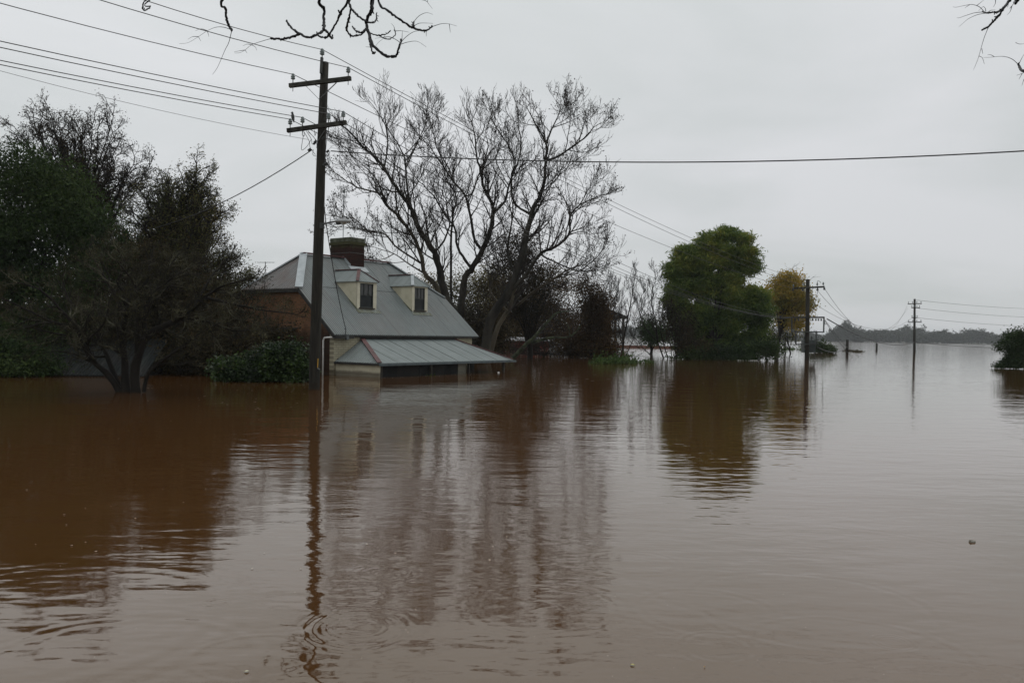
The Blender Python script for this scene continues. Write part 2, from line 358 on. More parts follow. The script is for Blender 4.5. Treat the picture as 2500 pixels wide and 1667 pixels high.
def leaves(C,Ls,Ws,droop=0.,nrm=None):
    n=len(C); D=np.random.normal(size=(n,3)); D[:,2]-=droop; D/=np.linalg.norm(D,axis=1,keepdims=True)
    S=np.cross(D,np.random.normal(size=(n,3))); S/=np.linalg.norm(S,axis=1,keepdims=True)
    l=(Ls*np.random.uniform(.6,1.3,n))[:,None]; ww=(Ws*np.random.uniform(.6,1.3,n))[:,None]
    V=np.stack([C-D*l*.5,C+S*ww*.5,C+D*l*.5,C-S*ww*.5],1).reshape(-1,3)
    return V
def leaf_obj(name,C,l,w_,mat,parent,droop=0.,zmin=.02):
    C=C[C[:,2]>zmin]
    V=leaves(C,l,w_,droop); Q=np.arange(len(V)).reshape(-1,4)
    return mesh_np(name,V,Q,mat,parent)
def blob_pts(blobs,n,shell=.45):
    # blobs: list of (centre Vector, (rx,ry,rz)); points spread through the volume with a bias to the outside
    vol=np.array([b[1][0]*b[1][1]*b[1][2] for b in blobs])**.7; idx=np.random.choice(len(blobs),n,p=vol/vol.sum())
    Cn=np.array([tuple(b[0]) for b in blobs])[idx]; R=np.array([b[1] for b in blobs])[idx]
    d=np.random.normal(size=(n,3)); d/=np.linalg.norm(d,axis=1,keepdims=True)
    r=np.random.uniform(0,1,n)**shell
    lump=1+.16*np.sin(d[:,0]*5+idx)+.14*np.sin(d[:,2]*6+idx*2+d[:,1]*4)
    return Cn+d*R*(r*lump)[:,None]
def pxblob(x,y,rx,ry,D,rd=None,off=0):
    Dd=D+off; c=P(x,y,Dd); k=Dd/F
    return (c,(rx*k,(rd if rd else (rx+ry)*.5*k),ry*k))
def clumped(cl,per,rad,flat=.8):
    n=len(cl); o=np.random.normal(size=(n*per,3))*rad*np.array([1,1,flat])
    return np.repeat(cl,per,0)+o
def limb_to(base,tgt,n=9,lift=.5,wob=.15):
    b=Vector(base);t=Vector(tgt); c=Vector((b.x*(1-.25)+t.x*.25,b.y*.75+t.y*.25,b.z*(1-lift)+t.z*lift)); pts=[]
    ln=(t-b).length
    for i in range(n):
        f=i/(n-1); p=(b*(1-f)**2+c*2*f*(1-f)+t*f*f)
        if 0<i<n-1: p=p+rv()*ln*wob*.1
        pts.append(p)
    return pts
def leafy_tree(name,label,cat,base,blobs,nclump,per,crad,ll,lw,lmat,bmat,trunk_r,nlimb=14,nstem=1,group=None,twigs=None,shell=.45,droop=0.,limbr=None,flat=.8,trunk_top=.3,zmin=.02):
    root=thing(name,label,cat,(base[0],base[1],0),0,group); b0=Vector(base); inv=Vector((base[0],base[1],0))
    cl=blob_pts(blobs,nclump,shell); C=clumped(cl,per,crad,flat)-np.array(tuple(inv))
    tb=Tubes(); tips=[]
    top=max(b[0].z+b[1][2] for b in blobs)
    tg=cl[np.random.choice(len(cl),nlimb,replace=False)]
    for s in range(nstem):
        o=Vector((random.uniform(-.5,.5),random.uniform(-.5,.5),0))*(nstem>1)*trunk_r*5
        my=tg[s::nstem]
        cx=Vector(tuple(my.mean(0))); st=Vector((b0.x+o.x,b0.y+o.y,-.6)); en=st.lerp(cx,trunk_top); en.z=max(en.z,.3)
        pts=spline([st,st.lerp(en,.5)+rv()*trunk_r,en],6); pts=[p-inv for p in pts]
        tb.addr(pts,np.linspace(trunk_r,trunk_r*.75,6),8)
        for q in my:
            f=random.uniform(.55,1); a=pts[-1]*f+pts[2]*(1-f)
            lp=limb_to(a,Vector(tuple(q))-inv,9,.5); r0=(limbr or trunk_r*.5)*random.uniform(.6,1)
            tb.add(lp,r0,.012+r0*.12,5)
            if twigs:
                for k in range(twigs[0]):
                    i=random.randint(3,8); d=(lp[i]-lp[i-1]).normalized(); d=(Matrix.Rotation(math.radians(random.uniform(20,60)),3,d.cross(rv()).normalized())@d)
                    grow(tb,lp[i],d,twigs[1]*random.uniform(.6,1.3),r0*.3,0,twigs[2],tips)
    tb.build('trunk',bmat,root)
    if lmat: leaf_obj('crown',C,ll,lw,lmat,root,droop,zmin)
    return root,tips

# ------------------------------------------------------------------ WATER
def watermat():
    n=NM('muddy_flood_water',.035,0,.5); n.b.inputs['IOR'].default_value=1.85; n.b.inputs['Specular Tint'].default_value=(1,.90,.70,1)
    g=n.n('NewGeometry'); pos=g.outputs['Position']
    s=n.n('SeparateXYZ'); n.L(pos,s.inputs[0])
    big=n.noise(pos,.08,3,.5)
    n.col(n.ramp(big,[(.3,(.064,.028,.0085)),(.7,(.078,.0365,.012))]))
    # long swell + ripples + fine cat's-paws in patches
    a=n.math('MULTIPLY',n.noise(n.map(pos,(.55,1.35,1)),.75,2,.4),WA[0])
    b=n.math('MULTIPLY',n.noise(n.map(pos,(.65,1.4,1)),3.2,2,.5),WA[1])
    pm=n.rng(n.noise(pos,.16,2,.5),.42,.62,.12,.8)
    # a wind patch on the open water in front of the cottage
    d=n.n('VectorMath',operation='DISTANCE'); n.L(n.map(pos,(1,.42,1)),d.inputs[0]); d.inputs[1].default_value=(-.6,4.2,0)
    pk=n.rng(d.outputs['Value'],1.0,2.8,1.0,0)
    pm2=n.math('MAXIMUM',n.math('MULTIPLY',pm,.7),pk)
    c=n.math('MULTIPLY',n.math('MULTIPLY',n.noise(n.map(pos,(1,1.5,1)),12,3,.6),pm2),WA[2])
    h=n.math('ADD',n.math('ADD',a,b),c)
    wob=n.math('MULTIPLY',n.noise(pos,2.6,1,.5),.09)
    for (x,y,R,wl,wd,A) in RINGS:
        q=G(x,y); dd=n.n('VectorMath',operation='DISTANCE'); n.L(pos,dd.inputs[0]); dd.inputs[1].default_value=tuple(q)
        r=n.math('ADD',dd.outputs['Value'],wob); sn=n.math('SINE',n.math('MULTIPLY',r,2*math.pi/wl))
        e=n.math('DIVIDE',n.math('SUBTRACT',r,R),wd); e=n.math('MULTIPLY',n.math('MULTIPLY',e,e),-1); e=n.math('EXPONENT',e)
        h=n.math('ADD',h,n.math('MULTIPLY',n.math('MULTIPLY',sn,e),A*.24))
    n.bump(h,1.0,1.0)
    # beyond a few tens of metres the ripples are finer than can be told apart: they blur the mirror
    n.L(n.rng(s.outputs[1],60,420,.035,.085),n.b.inputs['Roughness'])
    return n.m
WA=(.012,.0056,.0016)
RINGS=[(936,1399,.22,.05,.10,.0007),(936,1399,.10,.035,.06,.0005),(530,1470,.09,.03,.05,.0008),(877,1532,.34,.07,.08,.0011),(877,1532,.2,.05,.08,.0006),
 (1552,1373,.34,.09,.05,.0011),(1753,1577,.24,.06,.05,.0010),(2183,1566,.13,.035,.05,.0007),(2097,1600,.62,.1,.06,.0012),(1724,1491,.45,.09,.08,.0010),
 (1980,1480,.75,.11,.07,.0012),(2020,1390,1.5,.14,.08,.0012),(250,1640,.75,.12,.1,.0018),(1100,1560,.85,.1,.06,.0010),(2350,1690,.4,.08,.06,.0011),(620,1600,.35,.08,.06,.0008),(1330,1480,.5,.08,.09,.0008),(60,1520,1.1,.16,.22,.0018)]
wb=MB(); xs=[-4000,-400,-60,60,400,4000]; ys=[-200,0,60,400,1500,6000]
for i in range(5):
    for j in range(5): wb.add([(xs[i],ys[j],0),(xs[i+1],ys[j],0),(xs[i+1],ys[j+1],0),(xs[i],ys[j+1],0)],[(0,1,2,3)])
wo=wb.build('flood_water',watermat()); tag(wo,kind='structure')
me=wo.data; bm=bmesh.new(); bm.from_mesh(me); bmesh.ops.remove_doubles(bm,verts=bm.verts,dist=.01); bm.to_mesh(me); bm.free()
# distant bank: low land rising out of the flood
fb=MB(); n_=60
vs=[];fs=[]
for i in range(n_+1):
    x=-2500+6500*i/n_; e=900+25*math.sin(i*1.3)+18*math.sin(i*.45)
    vs+=[(x,e,-.3),(x,e+40,.5),(x,5500,14+4*math.sin(i*.8))]
for i in range(n_): fs+=[(3*i,3*i+3,3*i+4,3*i+1),(3*i+1,3*i+4,3*i+5,3*i+2)]
tag(fb.add(vs,fs).build('distant_bank',noisy('dull_grass',(.03,.035,.018),(.06,.06,.03),.02,.95)),kind='structure')

# ------------------------------------------------------------------ COTTAGE
TH=.9447; HX,HYY=-6.5988,30.6352
house=thing('flooded_cottage','brick and cream cottage with grey corrugated roof, flooded up to its verandah eaves','house',(HX,HYY,0),TH)
CU=Vector((math.cos(TH),math.sin(TH),0)); CV=Vector((-math.sin(TH),math.cos(TH),0))
def HW(u,v,z): return Vector((HX,HYY,0))+CU*u+CV*v+Vector((0,0,z))
Lh,Wh=8.18,7.28; ZE,ZR=1.52,4.78; ol,orr=.1,.29; o_=.15; hw=Wh/2
slope=(ZR-ZE)/(hw+o_)
def rz(v): return ZE+slope*(v+o_) if v<=hw else ZE+slope*(Wh-v+o_)
vb=1.88; zb=rz(vb)
a_l,a_r=1.57,1.62
# walls (butted: gable ends between front and back walls)
MB().box((0,0,-1.6),(Lh,.22,ZE+.02)).build('front_wall',M['paintbrick'],house)
MB().box((0,Wh-.22,-1.6),(Lh,Wh,ZE+.02)).build('back_wall',M['paintbrick'],house)
def gable(u0,u1,name):
    prof=[(.22,-1.6),(Wh-.22,-1.6),(Wh-.22,rz(Wh-.22)-.05),(Wh-vb,zb-.06),(vb,zb-.06),(.22,rz(.22)-.05)]
    k=len(prof); vs=[(u0,a,b) for a,b in prof]+[(u1,a,b) for a,b in prof]
    fs=[tuple(range(k)),tuple(range(2*k-1,k-1,-1))]+[(i,(i+1)%k,(i+1)%k+k,i+k) for i in range(k)]
    return MB().add(vs,fs).build(name,M['gablebrick'],house)
gable(-.012,.22,'gable_wall'); gable(Lh-.22,Lh+.012,'gable_wall')
rf=MB().sheet([(-ol,-o_,ZE),(Lh+orr,-o_,ZE),(Lh+orr,vb,zb),(Lh-a_r,hw,ZR),(a_l,hw,ZR),(-ol,vb,zb)],.035).sheet(
  [(Lh+orr,Wh+o_,ZE),(-ol,Wh+o_,ZE),(-ol,Wh-vb,zb),(a_l,hw,ZR),(Lh-a_r,hw,ZR),(Lh+orr,Wh-vb,zb)],.035).build('main_roof',M['roof'],house)
MB().sheet([(-ol-.06,vb-.03,zb+.004),(a_l,hw,ZR+.01),(-ol-.06,Wh-vb+.03,zb+.004)],.04).build('hip_end_roof',M['hiproof'],house)
MB().sheet([(Lh+orr+.06,Wh-vb+.03,zb+.004),(Lh-a_r,hw,ZR+.01),(Lh+orr+.06,vb-.03,zb+.004)],.04).build('hip_end_roof',M['hiproof'],house)
cap=MB()
def capline(mb,p,q,w_=.2,t=.03,n=1): mb.bar(Vector(p)+Vector((0,0,.02)),Vector(q)+Vector((0,0,.02)),w_,t)
c1=MB(); capline(c1,(a_l-.03,hw,ZR+.03),(Lh-a_r+.03,hw,ZR+.03),.22,.05); c1.build('ridge_capping',M['redcap'],house)
for pa,pb,wd_ in (((-ol,vb,zb+.01),(a_l,hw,ZR+.02),.3),((-ol,Wh-vb,zb),(a_l,hw,ZR+.02),.26),((Lh+orr,vb,zb),(Lh-a_r,hw,ZR+.02),.24),((Lh+orr,Wh-vb,zb),(Lh-a_r,hw,ZR+.02),.24)):
    c2=MB(); capline(c2,pa,pb,wd_,.05); c2.build('hip_capping',M['flash'],house)
fc=MB()   # barge boards and fascias
fc.bar((-ol-.02,-o_,ZE-.09),(-ol-.02,vb,zb-.09),.03,.13); fc.bar((-ol-.02,vb-.03,zb-.09),(-ol-.02,Wh-vb+.03,zb-.09),.05,.13)
fc.bar((-ol-.02,Wh+o_,ZE-.09),(-ol-.02,Wh-vb,zb-.09),.03,.13)
fc.bar((Lh+orr+.02,-o_,ZE-.06),(Lh+orr+.02,vb,zb-.06),.03,.07); fc.bar((Lh+orr+.02,Wh+o_,ZE-.06),(Lh+orr+.02,Wh-vb,zb-.06),.03,.07)
fc.bar((-ol,-o_+.04,ZE-.07),(Lh+orr,-o_+.04,ZE-.07),.03,.06)
fc.build('barge_boards',M['fascia'],house)
# roof edge studs / sheet lap lines
lap=MB()
for u in np.arange(.9,8,1.0):
    lap.bar((u,-o_+.02,ZE+.008),(u,hw-.2 if a_l<u<Lh-a_r else vb,rz(hw-.2 if a_l<u<Lh-a_r else vb)+.008),.012,.012)
lap.bar((1.2,2.0,rz(2.0)+.006),(7.6,2.0,rz(2.0)+.006),.02,.012)
lap.build('sheet_laps',M['steel'],house)
gt=MB().box((-ol-.02,-o_-.12,ZE-.16),(.75,-o_-.005,ZE-.05)); gt.build('gutter_stub',M['fascia'],house)
# downpipe
MB().tube([(-.05,-.12,ZE-.12),(-.12,.1,ZE-.12),(-.14,.36,ZE-.14),(-.14,.42,ZE-.25),(-.14,.42,-.8)],.032,8).build('downpipe',M['whitepipe'],house,True)
# service bracket
MB().tube([HWl for HWl in [(.42,-o_-.02,ZE-.05),(.42,-o_-.03,ZE+.17),(.40,-o_+.02,ZE+.22)]],.022,6).box((.38,-o_-.06,ZE-.2),(.5,-o_-.125+.0,ZE-.0)).build('service_bracket',M['steel'],house)
# chimney
cu0,cu1,cv0,cv1=3.76,4.6,3.24,4.48
MB().box((cu0,cv0,3.9),(cu1,cv1,5.38)).build('chimney',M['chimbrick'],house)
ch=[o for o in house.children if o.name.startswith('chimney')][0]
MB().box((cu0-.05,cv0-.05,5.38),(cu1+.05,cv1+.05,5.50)).build('chimney_corbel',M['chimbrick'],ch)
MB().box((cu0-.02,cv0-.02,5.5),(cu1+.02,cv1+.02,5.69)).build('chimney_cap',noisy('mossy_cement',(.035,.04,.022),(.11,.115,.085),4,.95,.01),ch,bevel=.015)
MB().box((cu0-.012,cv0-.012,5.02),(cu1+.012,cv1+.012,5.035)).build('chimney_strap',M['steel'],ch)
fl=MB()
pv=[cv0+.0,hw]
st=7
for i in range(st):   # stepped flashing on the left cheek
    v0=cv0-.05+(hw-cv0)*i/st; v1=cv0-.05+(hw-cv0)*(i+1)/st
    fl.box((cu0-.014,v0,rz(v0)-.05),(cu0-.004,v1,rz(v1)+.10))
for i in range(st):
    v0=hw+(cv1-hw)*i/st; v1=hw+(cv1-hw)*(i+1)/st
    fl.box((cu0-.014,v0,rz(v1)-.05),(cu0-.004,v1,rz(v0)+.1))
fl.bar((cu0-.1,cv0-.14,rz(cv0-.14)+.02),(cu1+.06,cv0-.14,rz(cv0-.14)+.02),.34,.012,up=(0,-slope,1))
fl.build('chimney_flashing',M['flash'],ch)
# tv antenna on the chimney
ant=MB()
at_=(4.05,4.0)
ant.tube([(at_[0],at_[1],5.6),(at_[0],at_[1],7.6)],.016,5); ant.tube([(at_[0]+.03,at_[1],7.0),(at_[0]+.03,at_[1],7.95)],.011,5)
ant.tube([(at_[0]-.35,at_[1]-.3,7.9),(at_[0]+.35,at_[1]+.3,7.9)],.008,4); ant.tube([(at_[0]-.35,at_[1]-.3,7.55),(at_[0]+.35,at_[1]+.3,7.55)],.008,4)
for k in range(6):
    t=-.33+.132*k
    for zz in (7.9,7.55): ant.tube([(at_[0]+t-.15,at_[1]+t*.86+.18,zz),(at_[0]+t+.15,at_[1]+t*.86-.18,zz)],.005,3)
ant.box((at_[0]-.03,at_[1]-.03,7.68),(at_[0]+.06,at_[1]+.03,7.8))
ao=ant.build('roof_antenna',M['steel'],house)
# dormers
def dormer(u0,u1,ridge_mat):
    v0=1.03; z0=rz(v0)-.02; z1=3.64; zt=4.15; root=None
    vk=(z1-ZE)/slope-o_+.1      # where the cheek meets the roof
    um=(u0+u1)/2
    b=MB()
    k=[(v0+.03,z0-.1),(v0+.03,z1),(vk,z1),(vk,z1-.1)]
    for ua,ub in ((u0,u0+.05),(u1-.05,u1)):
        vs=[(ua,a,c) for a,c in k]+[(ub,a,c) for a,c in k]
        b.add(vs,[(0,1,2,3),(7,6,5,4),(0,4,5,1),(1,5,6,2),(2,6,7,3),(3,7,4,0)])
    body=b.build('dormer',M['cream'],house)
    wu0,wu1,wz0,wz1=u0+.14,u1-.18,z0+.08,z1-.07
    f=MB().box((u0,v0,z0-.08),(wu0,v0+.06,z1)).box((wu1,v0,z0-.08),(u1,v0+.06,z1)).box((wu0,v0+.002,wz1),(wu1,v0+.06,z1)).box((wu0,v0+.002,z0-.08),(wu1,v0+.06,wz0))
    f.build('dormer_front',M['creamtrim'],body)
    sm=(wz0+wz1)/2+.02
    MB().box((wu0,v0+.045,wz0),(wu1,v0+.055,sm)).build('window_pane',M['glass'],body); MB().box((wu0,v0+.045,sm+.001),(wu1,v0+.055,wz1)).build('window_pane',M['curtained'],body)
    s=MB(); t=.035
    s.box((wu0+.001,v0+.012,wz0+.001),(wu0+t,v0+.044,wz1-.001)).box((wu1-t,v0+.012,wz0+.001),(wu1-.001,v0+.044,wz1-.001))
    s.box((wu0+t,v0+.014,wz1-t),(wu1-t,v0+.044,wz1-.001)).box((wu0+t,v0+.014,wz0+.001),(wu1-t,v0+.044,wz0+t+.01)).box((wu0+t,v0+.01,sm-.02),(wu1-t,v0+.044,sm+.02))
    for i in (1,2):
        x=wu0+(wu1-wu0)*i/3; s.box((x-.009,v0+.02,sm+.02),(x+.009,v0+.044,wz1-t))
    s.build('window_sash',M['sash'],body)
    MB().box((wu0-.05,v0-.07,wz0-.045),(wu1+.05,v0-.001,wz0-.002)).build('window_sill',M['board'],body)
    MB().bar((u0-.12,v0-.12,rz(v0-.12)+.012),(u1+.12,v0-.12,rz(v0-.12)+.012),.2,.012,up=(0,-slope,1)).build('apron_flashing',noisy('mossy_flashing',(.10,.10,.06),(.2,.22,.2),6,.8),body)
    e=.08; ve=v0-e; va=v0+.48
    vr=(zt-ZE)/slope-o_; vs_=(z1-ZE)/slope-o_
    MB().sheet([(u0-e,ve,z1+.0),(um,va,zt),(um,vr,zt),(u0-e,vs_,z1)],.02).sheet([(u1+e,vs_,z1),(um,vr,zt),(um,va,zt),(u1+e,ve,z1)],.02).build('dormer_roof',M['droof'],body)
    MB().sheet([(u0-e+.002,ve,z1+.001),(u1+e-.002,ve,z1+.001),(um,va,zt+.001)],.02).build('dormer_hip_roof',M['vroof'],body)
    g=MB().bar((um,va-.05,zt+.02),(um,vr,zt+.02),.12,.03); g.build('dormer_ridge',M['redcap'],body)
    h=MB().bar((u0-e,ve,z1+.02),(um,va,zt+.02),.13,.025).bar((u1+e,ve,z1+.02),(um,va,zt+.02),.06,.03)
    h.build('dormer_hip_capping',ridge_mat,body)
    s2=MB().bar((u0-.04,v0-.02,z0+.03),(u0-.04,vk,z1),.07,.02); s2.build('cheek_flashing',noisy('mossy_edge',(.05,.055,.03),(.12,.13,.09),7,.9),body)
dormer(2.13,3.19,M['redcap']); dormer(5.33,6.31,M['flash'])
# verandah
ZV,ZT=.52,1.35; DV=2.32; U0,U1=.06,8.16; T0,T1=1.43,6.97
MB().sheet([(U0,-DV,ZV),(U1,-DV,ZV),(T1,-.01,ZT),(T0,-.01,ZT)],.03).build('verandah_roof',M['vroof'],house)
MB().sheet([(U0,-.01,ZV),(U0,-DV+.002,ZV),(T0-.003,-.01,ZT)],.03).build('verandah_hip_roof',M['vhip'],house)
MB().sheet([(U1,-DV+.002,ZV),(U1,-.01,ZV),(T1+.003,-.01,ZT)],.03).build('verandah_hip_roof',M['vhip'],house)
MB().bar((U0,-DV,ZV+.025),(T0,-.02,ZT+.025),.17,.03).build('verandah_capping',M['redcap'],house)
MB().bar((U1,-DV,ZV+.025),(T1,-.02,ZT+.025),.1,.04).build('verandah_capping',M['redcap'],house)
lp2=MB()
for u in np.arange(1.0,8,.86):
    k=min(1,max(.05,1-max(0,(T0-u)/(T0-U0),(u-T1)/(U1-T1)))); lp2.bar((u,-DV+.01,ZV+.008),(u,-DV+(DV-.02)*k,ZV+(ZT-ZV)*k+.008),.012,.01)
lp2.build('verandah_laps',M['steel'],house)
MB().box((U0-.03,-DV-.09,ZV-.10),(U1+.12,-DV-.001,ZV-.015)).build('verandah_gutter',noisy('grey_gutter',(.05,.065,.07),(.10,.12,.125),4,.5),house)
MB().box((U0-.05,-DV,ZV-.09),(U0-.001,0,ZV-.02)).build('verandah_gutter',M['fascia'],house)
MB().box((U0+.05,-DV+.06,-1.2),(U0+.11,-.001,ZV-.035)).build('verandah_end_wall',M['cream'],house)
lpv=MB().box((U0+.046,-DV+.06,.1),(U0+.05,-.02,.108)); lpv.build('board_joint',M['board'],house)
MB().box((T0-.1,-.05,ZT+.0),(T1+.1,-.002,ZT+.1)).build('verandah_flashing',M['fascia'],house)
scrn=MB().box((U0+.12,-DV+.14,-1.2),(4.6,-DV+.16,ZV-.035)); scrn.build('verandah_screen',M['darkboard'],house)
for a,b in ((.3,1.1),(2.3,3.1),(3.75,4.5)): MB().box((a,-DV+.125,-1.),(b,-DV+.138,ZV-.04)).build('opening_shade_panel',M['interior'],house)  # black panels: the shade inside the openings given as colour
MB().box((4.62,-DV+.16,-1.2),(5.12,-DV+.2,ZV-.035)).build('verandah_panel',noisy('stained_panel',(.10,.095,.075),(.2,.19,.15),3,.8),house)
for u,v in ((U0+.16,-DV+.08),(2.9,-DV+.08),(5.2,-DV+.08),(6.0,-DV+.6),(7.57,-DV+.08),(7.9,-.3)):
    MB().box((u-.045,v-.045,-1.2),(u+.045,v+.045,ZV-.03)).build('verandah_post',M['board'],house)
MB().box((U0+.12,-.05,-1),(U1-.5,-.002,ZV+.1)).build('verandah_shade_sheet',M['darkboard'],house)  # dark sheet added over the cream wall, standing in for verandah shade
# lean-to on the gable side
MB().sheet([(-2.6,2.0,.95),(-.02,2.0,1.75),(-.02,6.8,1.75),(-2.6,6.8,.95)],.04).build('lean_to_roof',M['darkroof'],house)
MB().box((-2.5,2.1,-1),(-.02,6.7,.93)).build('lean_to_wall',M['board'],house)

# ------------------------------------------------------------------ POLES
def insul(mb,c,s=1.):
    mb.lathe([(.012*s,-.10*s),(.012*s,-.02*s),(.05*s,0),(.062*s,.02*s),(.03*s,.035*s),(.055*s,.05*s),(.06*s,.07*s),(.03*s,.085*s),(.045*s,.10*s),(.035*s,.135*s),(.01*s,.15*s)],c,10)
D1=23.0
b1=G(767,950)
pole1=thing('utility_pole','tall dark timber pole with two crossarms and a street lamp, left of the dormers','utility pole',(b1.x,b1.y,0))
def p1(x,y,D=D1): return P(x,y,D)-Vector((b1.x,b1.y,0))
top=p1(793,153); mid=p1(779,550)
pts=[Vector((0,0,-1.2)),Vector((0.005,0,0)),p1(771,800),mid,p1(785,350),top]
MB().tube(pts,[.158,.155,.15,.14,.122,.108],16).build('pole_shaft',M['pole'],pole1,True)
dirA=Vector((math.cos(math.radians(-14)),math.sin(math.radians(-14)),0))   # crossarms run across the line
def arm(parent,l,r,zl,wd,yoff,mat,D=D1):
    pass
WN={}
def arm1(x0,y0,x1,y1,xins,brx,bry,namepfx):
    # arm seen rising to the right: its right end is nearer and slightly higher
    a=p1(x0,y0,D1-.05); b=p1(x1,y1,D1-.35)
    a.y-=.12; b.y-=.12
    ao=MB().bar(a,b,.10,.115).build('crossarm',M['arm'],pole1,bevel=.008)
    for (t,key) in xins:
        q=a.lerp(b,t)+Vector((0,0,.17)); i=MB(); insul(i,q,1.05); i.build('insulator',M['ceramic'],ao,True); WN[key]=q+Vector((b1.x,b1.y,0))+Vector((0,0,.13))
        MB().tube([q-Vector((0,0,.34)),q-Vector((0,0,.05))],.01,5).build('insulator_pin',M['darksteel'],ao)
    for t in brx:
        q=a.lerp(b,t)-Vector((0,-.06,.05)); e=p1(*bry,D1-.2)
        MB().bar(q,e,.035,.012).build('brace',M['steel'],pole1)
arm1(709,213,859,195,((.06,'L'),(.955,'R')),(.27,.76),(779,243),'')
arm1(704,322,848,302,((.05,'a'),(.26,'b'),(.70,'c'),(.945,'d')),(.34,.66),(775,346),'')
# top insulator on its riser bracket
tb_=MB().bar(p1(784,180,D1-.13),p1(786,141,D1-.13),.085,.07); tb_.build('riser_bracket',M['darksteel'],pole1)
ti=MB(); q=p1(786.5,134,D1-.13); insul(ti,q,1.15); ti.build('insulator',M['ceramic'],pole1,True); WN['T']=q+Vector((b1.x,b1.y,.14))
# street lamp
la=p1(785,549,D1-.1); lb=p1(822,540,D1-.6)
lo=MB().tube([la,la.lerp(lb,.5)+Vector((0,0,.01)),lb],.022,8).build('lamp_arm',M['darksteel'],pole1,True)
MB().box(tuple(la-Vector((.04,.05,.1))),tuple(la+Vector((.07,.05,.06)))).build('lamp_bracket',M['darksteel'],lo)
hd=MB(); c0=p1(817,541,D1-.5); c1_=p1(857,539,D1-.9); ax=(c1_-c0)
bmh=bmesh.new(); bmesh.ops.create_uvsphere(bmh,u_segments=20,v_segments=12,radius=1)
me=bpy.data.meshes.new('lamp_head'); 
for v in bmh.verts:
    t=v.co.x; w_=.11*(1-.25*t); 
    v.co=Vector((t*ax.length/2, v.co.y*w_*1.0, v.co.z*(.055 if v.co.z>0 else .045+.03*max(0,t+.2))*(1.0)))
bmh.to_mesh(me); bmh.free(); me.materials.append(M['lampgrey']); ho=bpy.data.objects.new('lamp_head',me); COL.objects.link(ho); ho.parent=lo
for p in me.polygons: p.use_smooth=True
cc=(c0+c1_)/2; ho.location=cc; ho.rotation_euler=(0,-math.atan2(ax.z,Vector((ax.x,ax.y)).length)*1.0,math.atan2(ax.y,ax.x))
MB().lathe([(.02,-.09),(.07,-.07),(.085,-.03),(.085,-.01)],(0.04,0,0),12).build('lamp_lens',M['lampglass'],ho,True)
MB().box((-.24,-.05,-.085),(-.1,.05,-.01)).build('lamp_gear_box',M['darksteel'],ho,bevel=.01)
# marker plate and pole hardware
MB().bar(p1(776.5,875,D1-.17),p1(775.5,897,D1-.17),.035,.012).build('marker_plate',M['tag_yellow'],pole1)
MB().tube([p1(775,898,D1-.16),p1(780,902,D1-.16)],.02,5).build('pole_staple',M['steel'],pole1)
for x,y in ((770,346),(755,366),(768,350),(792,402),(789,338),(800,370),(797,400)): 
    q=p1(x,y,D1-.1); MB().tube([q-Vector((.035,0,.03)),q+Vector((.035,0,.03))],.032,6).build('cable_clamp',M['darksteel'],pole1)
jw=MB()
for path in ([(741,317),(743,332),(738,330),(740,318)],[(742,322),(755,345),(757,360),(770,378)],[(748,320),(760,340),(762,352),(769,352)],[(741,330),(736,360),(738,367),(750,357),(760,340)],[(768,318),(769,332),(772,322)],[(796,322),(800,330),(797,340),(793,334)],[(765,365),(764,378),(772,382)],[(806,370),(803,382),(812,398),(824,402),(836,400)],[(803,312),(798,340),(795,370),(790,404)],[(752,322),(766,335),(773,350),(773,362)]):
    jw.tube(spline([p1(x,y,D1-.25) for x,y in path],10),.007,4)
jw.build('jumper_wires',M['wire'],pole1)

# pole 2
b2=G(1969.6,879); D2=b2.y
pole2=thing('transformer_pole','middle-distance timber pole carrying a transformer and a hanging rectangular steel frame','utility pole',(b2.x,b2.y,0))
def c5(x,y,D=None): return P(1900+x/6.535,660+y/6.535,D or D2)-Vector((b2.x,b2.y,0))
MB().tube([Vector((0,0,-1)),Vector((0,0,0)),c5(465,900),c5(471,143)],[.175,.17,.16,.145],14).build('pole_shaft',M['pole'],pole2,True)
ar=MB().bar(c5(225,290,D2-.25),c5(735,262,D2-.25),.12,.13).build('crossarm',M['arm'],pole2)
WN2={}
for k,(x,y) in dict(a=(240,262),b=(410,240),c=(622,238),d=(718,228)).items():
    q=c5(x,y,D2-.25); i=MB(); insul(i,q,1.3); i.build('insulator',M['ceramic'],ar,True); WN2[k]=q+Vector((b2.x,b2.y,.1))
for x,y in ((628,300),(735,285),(395,300),(235,300)):
    i=MB(); q=c5(x,y,D2-.3); i.lathe([(.03,-.14),(.09,-.1),(.09,-.04),(.04,0),(.08,.03),(.03,.1)],tuple(q),8); i.build('strain_insulator',M['darksteel'],ar,True)
ars=MB().bar(c5(115,752,D2-.22),c5(735,750,D2-.22),.1,.12).build('crossarm',M['arm'],pole2)
fr=MB(); 
for a,b in (((730,745),(725,988)),((215,760),(218,988)),((215,975),(728,985)),((280,985),(280,1185)),((605,965),(603,1185)),((275,1182),(605,1175))):
    fr.bar(c5(*a,D2-.2),c5(*b,D2-.2),.085,.085)
fr.build('transformer_frame',M['darksteel'],pole2)
for a,b in (((380,770),(440,830)),((560,770),(495,830)),((560,290),(500,335)),((360,1185),(430,1260))): MB().bar(c5(*a,D2-.22),c5(*b,D2-.2),.05,.02).build('brace',M['steel'],pole2)
for x in (550,600,640,685,320,270): MB().tube([c5(x,770,D2-.25),c5(x+2,805,D2-.25)],.055,7).build('hanging_fuse',M['darksteel'],pole2)
tr=MB(); q0=c5(390,1310,D2+.45); q1=c5(580,1110,D2+.45)
tr.box((q0.x,.2,q0.z),(q1.x,.85,q1.z)); to=tr.build('transformer',M['transformer'],pole2,bevel=.03)
tf=MB()
